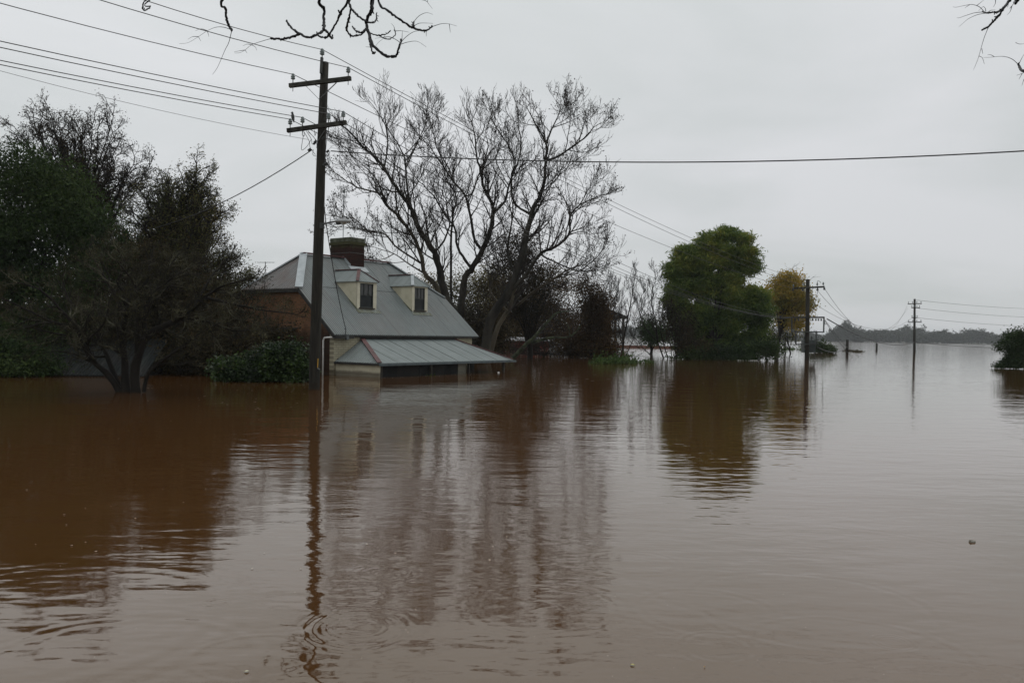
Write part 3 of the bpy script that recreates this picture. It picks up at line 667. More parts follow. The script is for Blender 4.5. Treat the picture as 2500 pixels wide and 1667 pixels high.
for k in range(9):
    x=q0.x+.08+(q1.x-q0.x-.16)*k/8; tf.box((x-.015,.12,q0.z+.1),(x+.015,.2,q1.z-.25))
tf.build('cooling_fins',M['transformer'],to)
tf=MB()
for x in (.15,.45,.75): tf.lathe([(.05,0),(.09,.05),(.05,.1),(.08,.15),(.03,.3)],(q0.x+(q1.x-q0.x)*x,.5,q1.z),8)
tf.build('bushing',M['darksteel'],to)
tf=MB().tube(spline([c5(632,320,D2-.3),c5(600,470,D2-.3),c5(530,730,D2-.3)],6),.015,4)
for pth in ([(750,800),(765,850),(745,860),(740,800)],[(600,985),(640,1040),(620,1150),(650,1200),(640,1160)],[(560,1320),(590,1400),(570,1420),(510,1340)],[(385,250),(380,180),(400,150),(440,160)],[(622,240),(625,175),(650,170),(680,200)],[(265,770),(250,900),(260,960)]):
    tf.tube(spline([c5(x,y,D2-.3) for x,y in pth],8),.018,4)
tf.build('jumper_wires',M['wire'],pole2)
# pole 3
b3=G(2233,858); D3=b3.y
pole3=thing('far_utility_pole','farthest tall utility pole, standing alone in open floodwater at right','utility pole',(b3.x,b3.y,0))
def c6(x,y,D=None): return P(1850+x/3.618,640+y/3.618,D or D3)-Vector((b3.x,b3.y,0))
MB().tube([Vector((0,0,-1)),c6(1383,700),c6(1386,325)],[.19,.18,.15],12).build('pole_shaft',M['pole'],pole3,True)
for (x0,y0,x1,y1) in ((1325,370,1448,366),(1357,402,1432,404),(1327,530,1447,529),(1360,490,1410,491)):
    ao=MB().bar(c6(x0,y0,D3-.25),c6(x1,y1,D3-.25),.13,.13).build('crossarm',M['arm'],pole3)
    for t in (.05,.35,.65,.95):
        i=MB(); insul(i,tuple(c6(x0,y0,D3-.25).lerp(c6(x1,y1,D3-.25),t)+Vector((0,0,.17))),1.4); i.build('insulator',M['ceramic'],ao)
# wires ---------------------------------------------------------------
def wire(name,label,segs,r,group=None,cat='cable'):
    mb=MB()
    for (a,b,sag,n) in segs:
        a=Vector(a);b=Vector(b); mb.tube([a.lerp(b,i/n)-Vector((0,0,sag*4*(i/n)*(1-i/n))) for i in range(n+1)],r,5)
    o=mb.build(name,M['wire'],None,True); tag(o,label,cat,group); return o
def back_end(x,y,q):   # follow the line back through the left border (px x,y) to a previous pole behind the viewer
    dr=Vector((b2.x-b1.x,b2.y-b1.y,0)).normalized(); r=ray(x,y)
    # intersect vertical plane of the line through q with the pixel ray
    nrm=Vector((-dr.y,dr.x,0)); t=(q-CP).dot(nrm)/r.dot(nrm); e=CP+r*t
    return q+(e-q)*3.0
Tp2=c5(471,150)+Vector((b2.x,b2.y,0))
for key,px,tg,lab in (('T',(452,0),P(1960,684,D2),'bare overhead conductor over the very top insulator of the tall pole'),
                      ('R',(361,0),P(1976,701,D2-.3),'bare overhead conductor on the right end of the tall pole\'s upper crossarm'),
                      ('L',(106,0),P(1937,704,D2-.3),'bare overhead conductor on the left end of the tall pole\'s upper crossarm')):
    q=WN[key]; wire('power_line',lab,[(back_end(*px,q),q,.35,14),(q,tg,.62,24)],.010,'overhead conductors on the upper crossarm')
for i,(key,px,tg,sg) in enumerate((('d',(0,66),(1945,775),1.25),('c',(0,82),(1935,776),1.3),('b',(0,115),(1925,777),1.15),('a',(0,126),(1915,778),1.1))):
    q=WN[key]; lab=['rightmost','third','second','leftmost'][i]
    wire('power_line','low voltage conductor on the %s insulator of the tall pole\'s lower crossarm'%lab,[(back_end(*px,q),q,.3,14),(q,P(*tg,D2-.3),sg,24)],.010,'overhead conductors on the lower crossarm')
wire('thin_line','very thin pale line sloping down from the left edge to the tall pole',[(P(-300,90,16),P(752,341,D1-.2),.15,12)],.005)
wire('service_cable','black cable running down left from the tall pole into the dark trees',[(P(762,366,D1-.1),P(380,556,29),.25,12)],.014)
wire('twisted_cable','thick twisted black cable stretching from the tall pole to the right edge',[(P(808,369,D1-.1),P(2900,342,17),.38,30)],.016)
mb=MB()
wire('house_cable','black service cable dropping down the tall pole to the cottage eave',[(P(791,495,D1-.15),P(796,546,D1-.2),0,2),(P(796,546,D1-.2),HW(.42,-o_-.03,ZE+.2),.22,14)],.013)
# span pole2 -> pole3
lab3='slack wire sagging between the transformer pole and the farthest pole'
for a,b,sag,rr in (((718+20,290),(1320,385),4.2,.015),((640,340),(1325,405),3.4,.014),((500,480),(1362,492),2.0,.014)):
    wire('slack_line',lab3,[(P(1900+a[0]/6.535,660+a[1]/6.535,D2),P(1850+b[0]/3.618,640+b[1]/3.618,D3),sag,20)],rr,'slack wires between the two far poles')
for a,b,sag in (((745,790),(1345,530),4.6),((760,830),(1350,540),5.2)):
    wire('slack_line',lab3,[(P(1900+a[0]/6.535,660+a[1]/6.535,D2),P(1850+b[0]/3.618,640+b[1]/3.618,D3),sag,20)],.018,'slack wires between the two far poles')
e3=P(1850+1385/3.618,640+706/3.618,D3-.3)
wire('drooping_cable','thick dark cable drooping low past the farthest pole to the right tree',[(P(1900+780/6.535,660+775/6.535,D2),e3,1.1,16),(e3,P(2500,849,160),.3,16)],.045)
wire('dipping_cable','cable hanging from the transformer pole down into the flood and up to a post',[(P(1992,845,D2),P(2068,846,98.5),.55,12)],.03)
for y0,y1,l in ((335,405,'topmost'),(405,482,'second from top'),(490,560,'lowest')):
    wire('outgoing_line','pale wire leaving the farthest pole to the right edge, %s of three'%l,[(P(1850+1400/3.618,640+y0/3.618,D3),P(2620,640+(y1+8)/3.618,190),.5,16)],.024,'wires leaving the farthest pole')
# half-drowned posts
for (x,y,yt,l) in ((2068,863,829,'nearer of two half-drowned posts, left of the farthest pole'),(2140,855,838,'shorter, more distant half-drowned post beside the farthest pole')):
    g=G(x,y); h=(P(x,yt,g.y)).z; t=thing('drowned_post',l,'post',(g.x,g.y,0),0,'posts standing in the flood')
    MB().tube([(0,0,-.8),(0,0,h*.5),(.01,0,h)],[.17,.165,.16],10).build('post_shaft',M['pole'],t,True)
    MB().lathe([(.1,0),(.13,.02),(.1,.06)],(0,0,h+.0),8).build('post_cap',M['ceramic'],t)
# bird on the wire
bq=P(715,293,21.6)
bird=thing('perched_bird','small dark bird perched on a wire just left of the tall pole','bird',tuple(bq))
pr=[]
for i,(z,r,xo) in enumerate(((-.10,.006,.03),(-.06,.02,.022),(-.02,.032,.012),(.02,.042,.002),(.06,.044,-.004),(.10,.036,-.008),(.125,.027,-.012),(.145,.03,-.016),(.165,.026,-.02),(.182,.008,-.024))): pr.append((Vector((xo,0,z+.03)),r))
MB().tube([a for a,b in pr],[b for a,b in pr],12).build('body',M['darksteel'],bird,True)
MB().tube([(-.04,0,.19),(-.065,0,.183)],[.008,.002],6).build('beak',M['darksteel'],bird)
MB().bar((-.0,-.012,-.03),(-.0,-.012,.02),.006).bar((-.0,.012,-.03),(-.0,.012,.02),.006).build('legs',M['darksteel'],bird)
# ------------------------------------------------------------------ BARE TREES BEHIND THE COTTAGE
def traced(name,label,base,D,limbs,conv,cfgs,trunkmat,twigmat,parts_r=1.,group=None,pods=0,podmat=None,podsize=(.10,.06),cat='tree',every=.75,tw=(1.5,2.7),cull=None):
    """limbs: (points, r0, r1, depth offset at tip, twig factor)"""
    root=thing(name,label,cat,(base.x,base.y,0),0,group); inv=Vector((base.x,base.y,0))
    tb=Tubes(); tt=Tubes(); tips=[]; ti=Tubes()
    for lm in limbs:
        pts,r0,r1,d0,d1,tf=lm; k=len(pts); W_=[]
        for i,(x,y) in enumerate(pts):
            px=conv(x,y); f=i/(k-1); W_.append(P(px[0],px[1],D+d0+(d1-d0)*f)-inv)
        n=max(8,int(k*3)); sp=spline(W_,n)
        jit=(sp[-1]-sp[0]).length*.003
        sp=[sp[0]]+[p+rv()*jit for p in sp[1:]]
        tb.addr(sp,np.linspace(r0**.8,r1**.8,n)**1.25*np.random.uniform(.92,1.08,n),7)
        Ln=sum((sp[i+1]-sp[i]).length for i in range(n-1)); m_=max(1,int(Ln/every*tf))
        for j in range(m_):
            t=.22+.78*(j+random.random())/m_; t=min(t,.999); a=int(t*(n-1)); f=t*(n-1)-a
            q=sp[a].lerp(sp[a+1],f); 
            if q.z<.5: continue
            d=(sp[a+1]-sp[a]).normalized(); rr=r0+(r1-r0)*t
            an=math.radians(random.uniform(25,65)); nd=Matrix.Rotation(an,3,d.cross(rv()).normalized())@d
            L_=random.uniform(*tw)*(1.2-.75*t)
            grow(tt,q,nd,L_,min(rr*.55,.045*parts_r),0,cfgs,tips)
        # leader continues as twigs
        d=(sp[-1]-sp[-2]).normalized()
        grow(tt,sp[-1],d,tw[1]*.3,r1,0,lead,tips)
    tb.build('trunk_and_limbs',trunkmat,root); tt.build('twigs',twigmat,root)
    if pods:
        sel=[random.choice(tips) for _ in range(pods)]; C=np.array([tuple(p+Vector((0,0,-.04))) for p,d in sel])+np.random.normal(size=(pods,3))*podsize[0]*.8
        leaf_obj('leaf_tufts' if podmat else 'seed_pods',C,podsize[0],podsize[1],podmat or M['dead'],root,1.2)
    return root,tips
c3=lambda x,y:(780+(x if x<1100 else 1100+(x-1100)*.90)/2.091,180+(1250+(y-1250)*.945 if y<1250 else y)/2.091)
lead=Cfg(kids=(3,2),ratio=(.6,.55),n=(6,5,4),ang=(15,38),wob=.2,up=.1,rmin=.009,side=3)
tw1=Cfg(kids=(5,4),ratio=(.56,.55),n=(7,5,4),ang=(20,46),wob=.17,up=.12,rmin=.0088,side=3,rr=.62)
B=P(1100,886,46)
traced('bare_tree','tall bare tree rising right behind the cottage roof, its limbs arching left toward the pole',B,44,[
 ([(700,1400),(690,1240),(650,1150),(625,1060),(610,980),(590,900),(545,830),(500,740),(470,660),(430,600),(385,530),(330,440),(250,350),(160,250),(110,205)],.25,.03,0,-1.5,1.0),
 ([(470,660),(450,560),(440,440),(430,370),(390,290),(350,230),(330,150)],.07,.015,0,1.5,1.1),
 ([(330,440),(345,340),(345,230),(300,140),(250,70)],.05,.012,-1,-2.5,1.1),
 ([(385,530),(300,400),(210,300),(90,280)],.045,.012,-1,-2,1.1),
 ([(590,895),(640,820),(665,730),(650,640),(690,560),(700,470)],.06,.015,0,2.5,1.1),
 ([(440,440),(500,300),(540,200),(550,120)],.04,.01,0,2,1.0),
 ([(430,370),(470,330),(540,240),(600,150)],.035,.01,1,3,1.0)],c3,tw1,M['bark_wet_mottled'],M['twig_dark'],every=.46)
B=P(1080,886,48)
traced('bare_tree','paler thin-limbed bare tree whose low branches spread over the cottage chimney',B,46.5,[
 ([(640,1400),(615,1120),(540,1010),(515,900),(470,790),(400,690),(345,640),(320,580),(200,545),(130,500),(60,450)],.16,.018,0,-1,1.0),
 ([(345,640),(310,540),(270,470),(200,400),(120,330)],.05,.012,0,-2,1.0),
 ([(515,950),(400,870),(330,790),(240,770),(180,710),(90,700)],.06,.012,0,-3,1.2),
 ([(240,770),(160,760),(60,755)],.03,.01,-2,-3.5,1.1),
 ([(540,1010),(450,950),(380,900),(260,860)],.05,.012,0,-3,1.4),
 ([(380,900),(320,930),(250,920)],.03,.01,-2,-3.5,1.3),
 ([(400,690),(440,600),(500,520),(540,440)],.035,.012,0,1.5,1.0)],c3,tw1,M['bark_pale'],M['twig_grey'],every=.48,pods=2400)
B=P(1130,884,47)
traced('bare_tree','bare tree with forked dark trunk in the middle of the group behind the cottage',B,46,[
 ([(690,1400),(720,1230),(740,1040),(780,980),(830,880),(870,780),(890,680),(880,630),(840,550),(820,450),(800,350),(790,230),(745,130)],.22,.02,0,0,1.0),
 ([(890,680),(950,610),(965,540),(1000,440),(1030,330),(1015,200),(1010,110)],.08,.014,0,1.5,1.1),
 ([(780,980),(740,930),(700,850),(690,760),(640,690),(590,600),(540,540),(500,500),(440,410)],.09,.015,0,2.5,1.0),
 ([(820,870),(790,820),(770,700),(740,580),(690,520),(640,440),(600,380),(545,300),(500,250)],.09,.014,0,-1.5,1.1),
 ([(740,590),(780,570),(820,460),(900,380),(930,250),(880,130)],.05,.012,-.5,-2,1.1),
 ([(690,520),(650,420),(590,300),(620,200),(540,100)],.04,.01,-1,-2,1.0),
 ([(820,450),(860,330),(850,230),(900,130)],.04,.01,0,1.5,1.0),
 ([(672,1250),(672,900),(680,700),(700,600),(650,500),(620,380),(560,200)],.08,.014,1,2,.9)],c3,tw1,M['bark_wet_mottled'],M['twig_dark'],every=.44)
B=P(1190,884,47)
traced('bare_tree','biggest bare tree, trunk leaning right, limbs spreading to the far right',B,45,[
 ([(830,1470),(850,1380),(880,1240),(950,1130),(1000,1020),(1040,880),(1060,780),(1080,690),(1110,620),(1150,530),(1160,430),(1160,300),(1100,200),(1060,110)],.30,.02,0,0,1.0),
 ([(1160,400),(1240,370),(1330,310),(1400,260),(1430,220),(1480,190)],.07,.012,0,-1.5,1.2),
 ([(1330,310),(1370,230),(1340,150)],.035,.01,-.5,0,1.1),
 ([(1160,310),(1200,220),(1240,130),(1245,70)],.05,.01,0,1.5,1.2),
 ([(1200,220),(1290,190),(1370,150)],.03,.01,0,1.5,1.0),
 ([(1080,690),(990,620),(980,480),(1000,400),(950,290),(890,200),(870,120)],.07,.014,0,2,1.1),
 ([(1000,1020),(960,900),(970,800),(985,700),(990,600),(1020,500)],.08,.02,0,1.5,1.0),
 ([(1060,780),(1120,650),(1200,520),(1290,430),(1370,370)],.05,.012,0,-2,1.2),
 ([(950,1130),(1050,1020),(1130,900),(1200,870),(1290,800),(1300,700),(1350,640),(1430,600),(1510,575)],.12,.013,0,-2,1.1),
 ([(1300,720),(1290,650),(1240,560),(1230,520)],.04,.012,-1.5,-1,1.1),
 ([(1350,640),(1400,560),(1430,500)],.03,.01,-2,-2,1.2),
 ([(1290,800),(1360,780),(1420,800)],.03,.01,-2,-2.5,1.3),
 ([(1130,900),(1180,930),(1340,990),(1400,960),(1470,900),(1500,850)],.05,.01,-.5,-2.5,1.4)],c3,tw1,M['bark_mid'],M['twig_dark'],every=.44,pods=3200)
B=P(1210,884,48)
traced('bare_tree','slender pale-barked tree leaning right behind the verandah corner',B,46,[
 ([(850,1500),(905,1310),(960,1210),(990,1130),(1020,1000),(1060,900),(1050,780)],.17,.03,0,1,.9),
 ([(1010,1180),(1100,1100),(1200,1040),(1280,990),(1380,960),(1440,1010)],.09,.014,0,-1.5,1.4),
 ([(960,1210),(870,1100),(910,1000),(905,930),(850,870)],.07,.014,0,1.5,1.2)],c3,tw1,M['bark_pale'],M['twig_grey'],every=.5,pods=1200)
B=G(1256,884)
traced('fallen_limb','mossy green limb leaning out of the water beyond the verandah\'s right corner',B,B.y,[
 ([(960,1480),(985,1455),(1050,1385),(1100,1340),(1170,1270),(1220,1220),(1290,1210)],.17,.03,0,-.5,.7),
 ([(1085,1372),(1130,1360),(1170,1352),(1220,1345),(1260,1348),(1300,1340),(1340,1310),(1360,1280)],.10,.03,-.1,-.8,.8),
 ([(1300,1340),(1290,1290),(1260,1260)],.03,.01,-.5,-.5,1.2)],c3,Cfg(kids=(3,2),ratio=(.5,.5),n=(5,4,3),ang=(30,70),wob=.3,up=.0,rmin=.008),M['moss'],M['twig_grey'],every=.6,cat='fallen limb',tw=(.8,1.8))

# dark leafy mass behind them
def W2(x,y,D): p=P(x,y,D); return (p.x,p.y,0.)
tw2=Cfg(kids=(4,),ratio=(.55,),n=(5,3),ang=(25,60),wob=.25,up=.1,rmin=.010,side=3)
leafy_tree('dark_leafy_tree','dark brown-leaved tree mixed into the right half of the bare trees','tree',W2(1290,880,54),
  [pxblob(1250,640,55,85,54),pxblob(1320,670,60,70,54),pxblob(1290,740,90,90,54),pxblob(1210,720,50,70,54),pxblob(1285,590,35,50,54)],300,60,.36,.15,.07,M['leaf_brown'],M['bark_dark'],.22,18,twigs=(3,2.,tw2),shell=.6)
leafy_tree('brown_thicket','dense russet-brown thicket in the flood behind the red shed and mossy limb','thicket',W2(1330,860,84),
  [pxblob(1240,775,70,75,84),pxblob(1330,755,60,75,84),pxblob(1385,790,70,60,84),pxblob(1300,825,100,30,84),pxblob(1400,835,90,28,84),pxblob(1220,700,40,40,84),pxblob(1370,700,30,40,84)],620,56,.55,.22,.10,M['leaf_autumn'],M['bark_dark'],.16,50,5,twigs=(5,2.6,tw2),shell=.6)
leafy_tree('drowned_scrub','thin leafless brown scrub standing in the water in front of the red shed','scrub',W2(1330,872,62),
  [pxblob(1250,858,60,20,62),pxblob(1340,856,60,24,62),pxblob(1410,862,50,20,62),pxblob(1300,845,40,25,62)],110,22,.22,.09,.05,M['leaf_brown'],M['bark_dark'],.03,60,14,twigs=(4,.9,tw2),shell=.6,zmin=.0)
leafy_tree('orange_brown_bush','orange-brown bushy tree left of the distant verandah house','tree',W2(1450,874,60),
  [pxblob(1450,745,45,60,60),pxblob(1456,800,38,55,60),pxblob(1425,700,28,35,60),pxblob(1490,858,30,18,60),pxblob(1440,835,70,40,60),pxblob(1460,872,75,12,60),pxblob(1400,850,50,24,60)],520,60,.34,.16,.07,M['leaf_autumn'],M['bark_dark'],.12,16,3,twigs=(3,1.6,tw2),shell=.6)
leafy_tree('yellow_tree','yellow-green leafed tree glimpsed low behind the bare trunks','tree',W2(1110,880,66),
  [pxblob(1060,710,60,50,66),pxblob(1140,720,70,70,66),pxblob(1200,700,50,60,66),pxblob(1100,790,110,70,66)],260,50,.6,.2,.09,L('olive_yellow_leaf',[(.1,(.03,.03,.01)),(.5,(.075,.065,.015)),(.9,(.16,.13,.03))],.35,.3),M['bark_dark'],.2,18,twigs=(2,1.8,tw2),shell=.6)
leafy_tree('dark_thicket','dark leafless-looking scrub filling the gap under the bare trees','thicket',W2(1170,880,60),
  [pxblob(1080,830,90,70,60),pxblob(1180,820,80,70,60),pxblob(1120,870,80,25,60)],700,70,.5,.19,.09,M['leaf_brown'],M['bark_dark'],.1,20,3,twigs=(3,1.6,tw2),shell=.6)
# fine bare saplings right of the house
tw3=Cfg(kids=(6,3),ratio=(.5,.5),n=(6,4,3),ang=(18,40),wob=.13,up=.16,rmin=.009,side=3)
def sapling(label,x,y,D,limbs,mat='twig_grey',pods=0,fac=1.):
    return traced('bare_sapling',label,W2v(x,y,D),D,[([(a,b) for a,b in l],r*.6,.012,0,random.uniform(-1.2,1.2),fac) for l,r in limbs],lambda a,b:(a,b),tw3,M['bark_dark'],M['twig_dark'],group='bare saplings standing in the flood',every=.3,tw=(1.0,1.9),pods=pods)
def W2v(x,y,D): p=P(x,y,D); return Vector((p.x,p.y,0))
sapling('many-stemmed bare sapling directly in front of the distant verandah house',1525,876,66,[
  ([(1524,878),(1522,840),(1530,790),(1540,740),(1548,690),(1552,655)],.13),([(1524,872),(1505,830),(1495,790),(1490,740),(1500,690)],.06),([(1526,872),(1545,830),(1560,780),(1575,730),(1570,690)],.06),
  ([(1522,850),(1510,800),(1515,740),(1530,690)],.05),([(1505,876),(1508,850),(1500,800),(1485,750)],.05)])
sapling('bare sapling with leaning stems between the verandah house and the green tree',1605,876,64,[
  ([(1622,878),(1605,830),(1600,780),(1590,730),(1600,680),(1595,650)],.10),([(1632,878),(1620,840),(1612,790),(1625,730),(1620,690)],.08),([(1594,872),(1570,850),(1555,830),(1540,820)],.07),([(1600,830),(1570,790),(1560,740),(1580,700)],.05),([(1640,875),(1635,830),(1610,770)],.05)])
sapling('thin bare sapling at the right edge of the orange-brown bush',1480,874,64,[
  ([(1478,876),(1482,830),(1478,770),(1490,710),(1480,670)],.07),([(1480,860),(1495,800),(1500,740),(1510,700)],.05),([(1478,870),(1462,800),(1465,740),(1455,680)],.05)],pods=300)
leafy_tree('dark_bush','small dark green bush between the bare saplings left of the green tree','bush',W2(1590,868,80),
  [pxblob(1580,800,20,28,80),pxblob(1600,825,36,18,80),pxblob(1622,812,20,26,80)],130,50,.4,.2,.1,M['leaf_dark'],M['bark_dark'],.1,9,2,shell=.6)
# big feathery green tree
gb=[(1390,640,80,45),(1300,260,100,65),(1430,290,80,70),(1150,330,115,80),(960,430,110,90),(880,560,85,100),(1050,520,150,120),(1250,450,150,130),(1440,430,115,100),(1510,520,70,70),(1400,560,100,60),(950,700,130,110),(870,780,80,110),(1100,700,140,120),(1280,650,110,100),(1350,780,160,120),(1530,780,105,95),(1600,880,80,95),(1450,900,170,110),(1580,1010,95,90),(1300,1000,170,130),(1100,950,160,160),(920,950,100,150),(1000,1170,120,110),(1250,1200,190,100),(1500,1170,150,110)]
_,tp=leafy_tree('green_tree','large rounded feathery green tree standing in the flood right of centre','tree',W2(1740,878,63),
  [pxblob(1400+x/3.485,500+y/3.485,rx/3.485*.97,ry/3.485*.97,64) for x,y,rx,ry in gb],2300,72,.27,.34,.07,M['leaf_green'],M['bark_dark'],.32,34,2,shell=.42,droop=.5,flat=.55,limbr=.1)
leafy_tree('dark_green_bush','low dark green bush at the foot of the green tree\'s right side','bush',W2(1870,876,62),
  [pxblob(1868,852,38,24,61),pxblob(1820,858,40,20,61),pxblob(1760,862,50,18,61),pxblob(1700,862,50,16,61),pxblob(1890,862,18,14,61),pxblob(1780,880,110,10,61),pxblob(1680,880,60,10,61)],420,45,.25,.17,.09,M['leaf_dark'],M['bark_dark'],.05,8,2,shell=.6)
# brown stems in front of left side of green tree
leafy_tree('brown_shrub','brown twiggy shrub against the left foot of the green tree','shrub',W2(1640,876,61),
  [pxblob(1635,760,20,50,61),pxblob(1665,810,38,55,61),pxblob(1700,850,55,24,61)],170,45,.35,.13,.06,M['leaf_brown'],M['bark_dark'],.05,18,4,twigs=(4,1.4,tw2),shell=.6)
# yellow leaning tree behind pole 2
leafy_tree('yellow_leaf_tree','airy yellow-leaved tree leaning right behind the transformer pole','tree',W2(1892,858,80),
  [pxblob(1915,715,32,28,80),pxblob(1935,700,28,22,80),pxblob(1950,735,26,30,80),pxblob(1895,735,30,24,80),pxblob(1930,765,36,28,80),pxblob(1965,740,18,30,80),pxblob(1925,680,25,14,80),pxblob(1875,712,16,12,80),pxblob(1940,790,30,14,80),pxblob(1900,690,20,14,80)],520,34,.42,.23,.11,M['leaf_yellow'],M['bark_dark'],.2,24,twigs=(3,1.5,tw2),shell=.5,trunk_top=.5)
leafy_tree('olive_tree','dull olive shrubby tree low behind the yellow-leaved tree','tree',W2(1930,858,92),
  [pxblob(1900,780,30,30,92),pxblob(1940,800,32,18,92),pxblob(1925,825,30,12,92),pxblob(1885,820,25,25,92)],140,30,.5,.22,.1,M['leaf_olive'],M['bark_dark'],.1,16,2,twigs=(3,1.5,tw2),shell=.6)
g=G(2015,862)
leafy_tree('round_bush','dark round bush in the flood just right of the transformer pole','bush',(g.x-.4,g.y+1.5,0),
  [pxblob(2005,850,18,14,g.y),pxblob(2022,852,14,11,g.y),pxblob(1990,846,14,16,g.y),pxblob(2028,856,10,6,g.y)],90,50,.28,.24,.12,M['leaf_dark'],M['bark_dark'],.08,7,2,shell=.6)
# weeds
def weeds(label,xs,y0,h,mat,n,name='drowned_weeds',group=None,l=.16):
    ps=[];b=G(xs[0],y0)
    for x,sz in [(random.uniform(*xs),random.uniform(.3,1)) for _ in range(n)]:
        q=G(x,y0+random.uniform(-1.2,1.2)); hh=h*sz
        for k in range(14): ps.append((q.x+random.gauss(0,.12+l*.4),q.y+random.gauss(0,.2),abs(random.gauss(0,hh*.5))+.01))
    C=np.array(ps)-np.array([b.x,b.y,0]); V=leaves(C,l,l*.45,-.5); o=mesh_np(name,V,np.arange(len(V)).reshape(-1,4),mat)
    o.location=(b.x,b.y,0); tag(o,label,'weeds',group); return o
weeds('dark green weeds poking above water in front of the bare saplings',(1454,1548),887,.6,M['leaf_weed'],80,l=.2)
weeds('sparse end of green weeds trailing right of the thicker clump',(1540,1592),885,.22,M['leaf_weed'],14)
for i,(a,b,l) in enumerate(((1914,1924,'leftmost'),(1929,1940,'middle'),(1948,1960,'rightmost'))):
    weeds('%s of three tiny weed tufts left of the transformer pole'%l,(a,b),853,.55,M['leaf_weed'],10,'weed_tuft','three weed tufts in open water',.25)
weeds('straw-brown debris raft just right of the nearer drowned post',(2062,2080),857,.22,M['leaf_straw'],12,'debris_raft',None,.25)
weeds('larger straw-brown debris raft between the two drowned posts',(2086,2108),859,.3,M['leaf_straw'],16,'debris_raft',None,.25)
weeds('leafy floating rubbish caught in front of the dark verandah opening',(1014,1052),915,.1,M['leaf_weed'],12,'caught_debris',None,.09)
# right edge tree
g=G(2460,900)
leafy_tree('right_edge_tree','dark glossy tree with a low spreading skirt at the right edge','tree',(g.x+1.5,g.y+.5,0),
  [pxblob(2463,828,13,20,g.y),pxblob(2490,824,15,22,g.y),pxblob(2518,835,24,32,g.y),pxblob(2443,848,8,8,g.y),pxblob(2484,856,20,22,g.y),pxblob(2468,885,24,12,g.y),pxblob(2446,893,14,7,g.y),pxblob(2505,885,36,18,g.y),pxblob(2555,840,45,50,g.y)],480,60,.17,.14,.075,M['leaf_dark'],M['bark_dark'],.16,22,2,shell=.5)
# far bank trees ------------------------------------------------------
def far_tree(label,x,h,wd,D,group,seed,name='distant_tree',sub=None):
    random.seed(seed); np.random.seed(seed)
    p=P(x,840,D); base=(p.x,p.y,.3); H=h
    bl=[(Vector((p.x+random.uniform(-.35,.35)*wd,p.y+random.uniform(-.3,.3)*wd,H*random.uniform(.35,.75))),(wd*random.uniform(.2,.38),wd*.3,H*random.uniform(.2,.3))) for _ in range(6)]
    bl.append((Vector((p.x,p.y,H*.3)),(wd*.5,wd*.4,H*.3))); bl.append((Vector((p.x,p.y,H*.72)),(wd*.3,wd*.3,H*.27)))
    if sub: bl=[(Vector((p.x+a*wd,p.y,b*H)),(c*wd,c*wd,d*H)) for a,b,c,d in sub]
    return leafy_tree(name,label,'tree',base,bl,(420 if sub else 230),16,1.0,1.7,1.1,M['leaf_far'],M['bark_dark'],.6,6,1,group=group,shell=.6)[0]
ft=[far_tree('one of the hazy grey-green trees along the distant bank',2300+i*30,13+i*2,24+3*i,830,'trees along the distant bank',20+i) for i in range(4)]
for f in ft: 
    f['label']='one of the hazy grey-green trees along the distant bank'
big=far_tree('largest distant domed tree on the far bank, right of the transformer pole',2068,20,34,800,None,40,'domed_tree',[(-.2,.42,.34,.4),(.15,.4,.38,.38),(0,.68,.26,.3),(-.38,.28,.2,.28),(.42,.25,.2,.26),(0,.15,.5,.2)])
random.seed(3); np.random.seed(3)
def dup(src,loc,rz,sc):
    r=src.copy(); COL.objects.link(r); r.location=loc; r.rotation_euler=(0,0,rz); r.scale=sc
    for c in list(src.children):
        d=c.copy(); COL.objects.link(d); d.parent=r
    return r
spec=[(2040,.7),(2098,.75),(2118,.75),(2138,.7),(2160,.95),(2178,.85),(2196,.7),(2216,.85),(2240,.62),(2262,.7),(2278,.8),(2290,.6),(2318,.65),(2335,.7),(2372,.85),(2390,.8),(2425,.6),(2450,.75),(2480,.8),(2510,.8),(2015,.45),(2000,.5),(1985,.5),(1968,.5),(1945,.5),(1925,.5),(1560,.8),(1530,.7),(1500,.8),(1470,.8),(1585,.8),(1440,.7)]
for i,(x,s) in enumerate(spec):
    s*=1.05; D=random.uniform(800,880) if x>1990 else random.uniform(860,960)
    p=P(x,840,D); src=ft[i%4]; dup(src,(p.x,p.y,0),random.uniform(0,6.28),(s*random.uniform(.9,1.4),s,s*random.uniform(.85,1.1)))
for i,f in enumerate(ft):
    x=(2230,2350,2410,2305)[i]; p=P(x,840,850); f.location=(p.x,p.y,0); f.scale=(.8,.8,.75)
# pale woodland behind the bank: one mass
cl=[];
for x in np.arange(-600,2400,9.): 
    hh=2+5*abs(math.sin(x*.013))+3.5*abs(math.sin(x*.041+1)); cl.append((x+random.uniform(-5,5),1150+random.uniform(-25,25),hh*.5+1))
cl=np.array(cl); C=clumped(cl,60,4.5,.75); C[:,2]=np.abs(C[:,2])
V=leaves(C,2.6,1.4); o=mesh_np('far_woods',V,np.arange(len(V)).reshape(-1,4),M['leaf_far']); tag(o,'pale hazy line of woods beyond the distant bank trees','woods',kind='stuff')

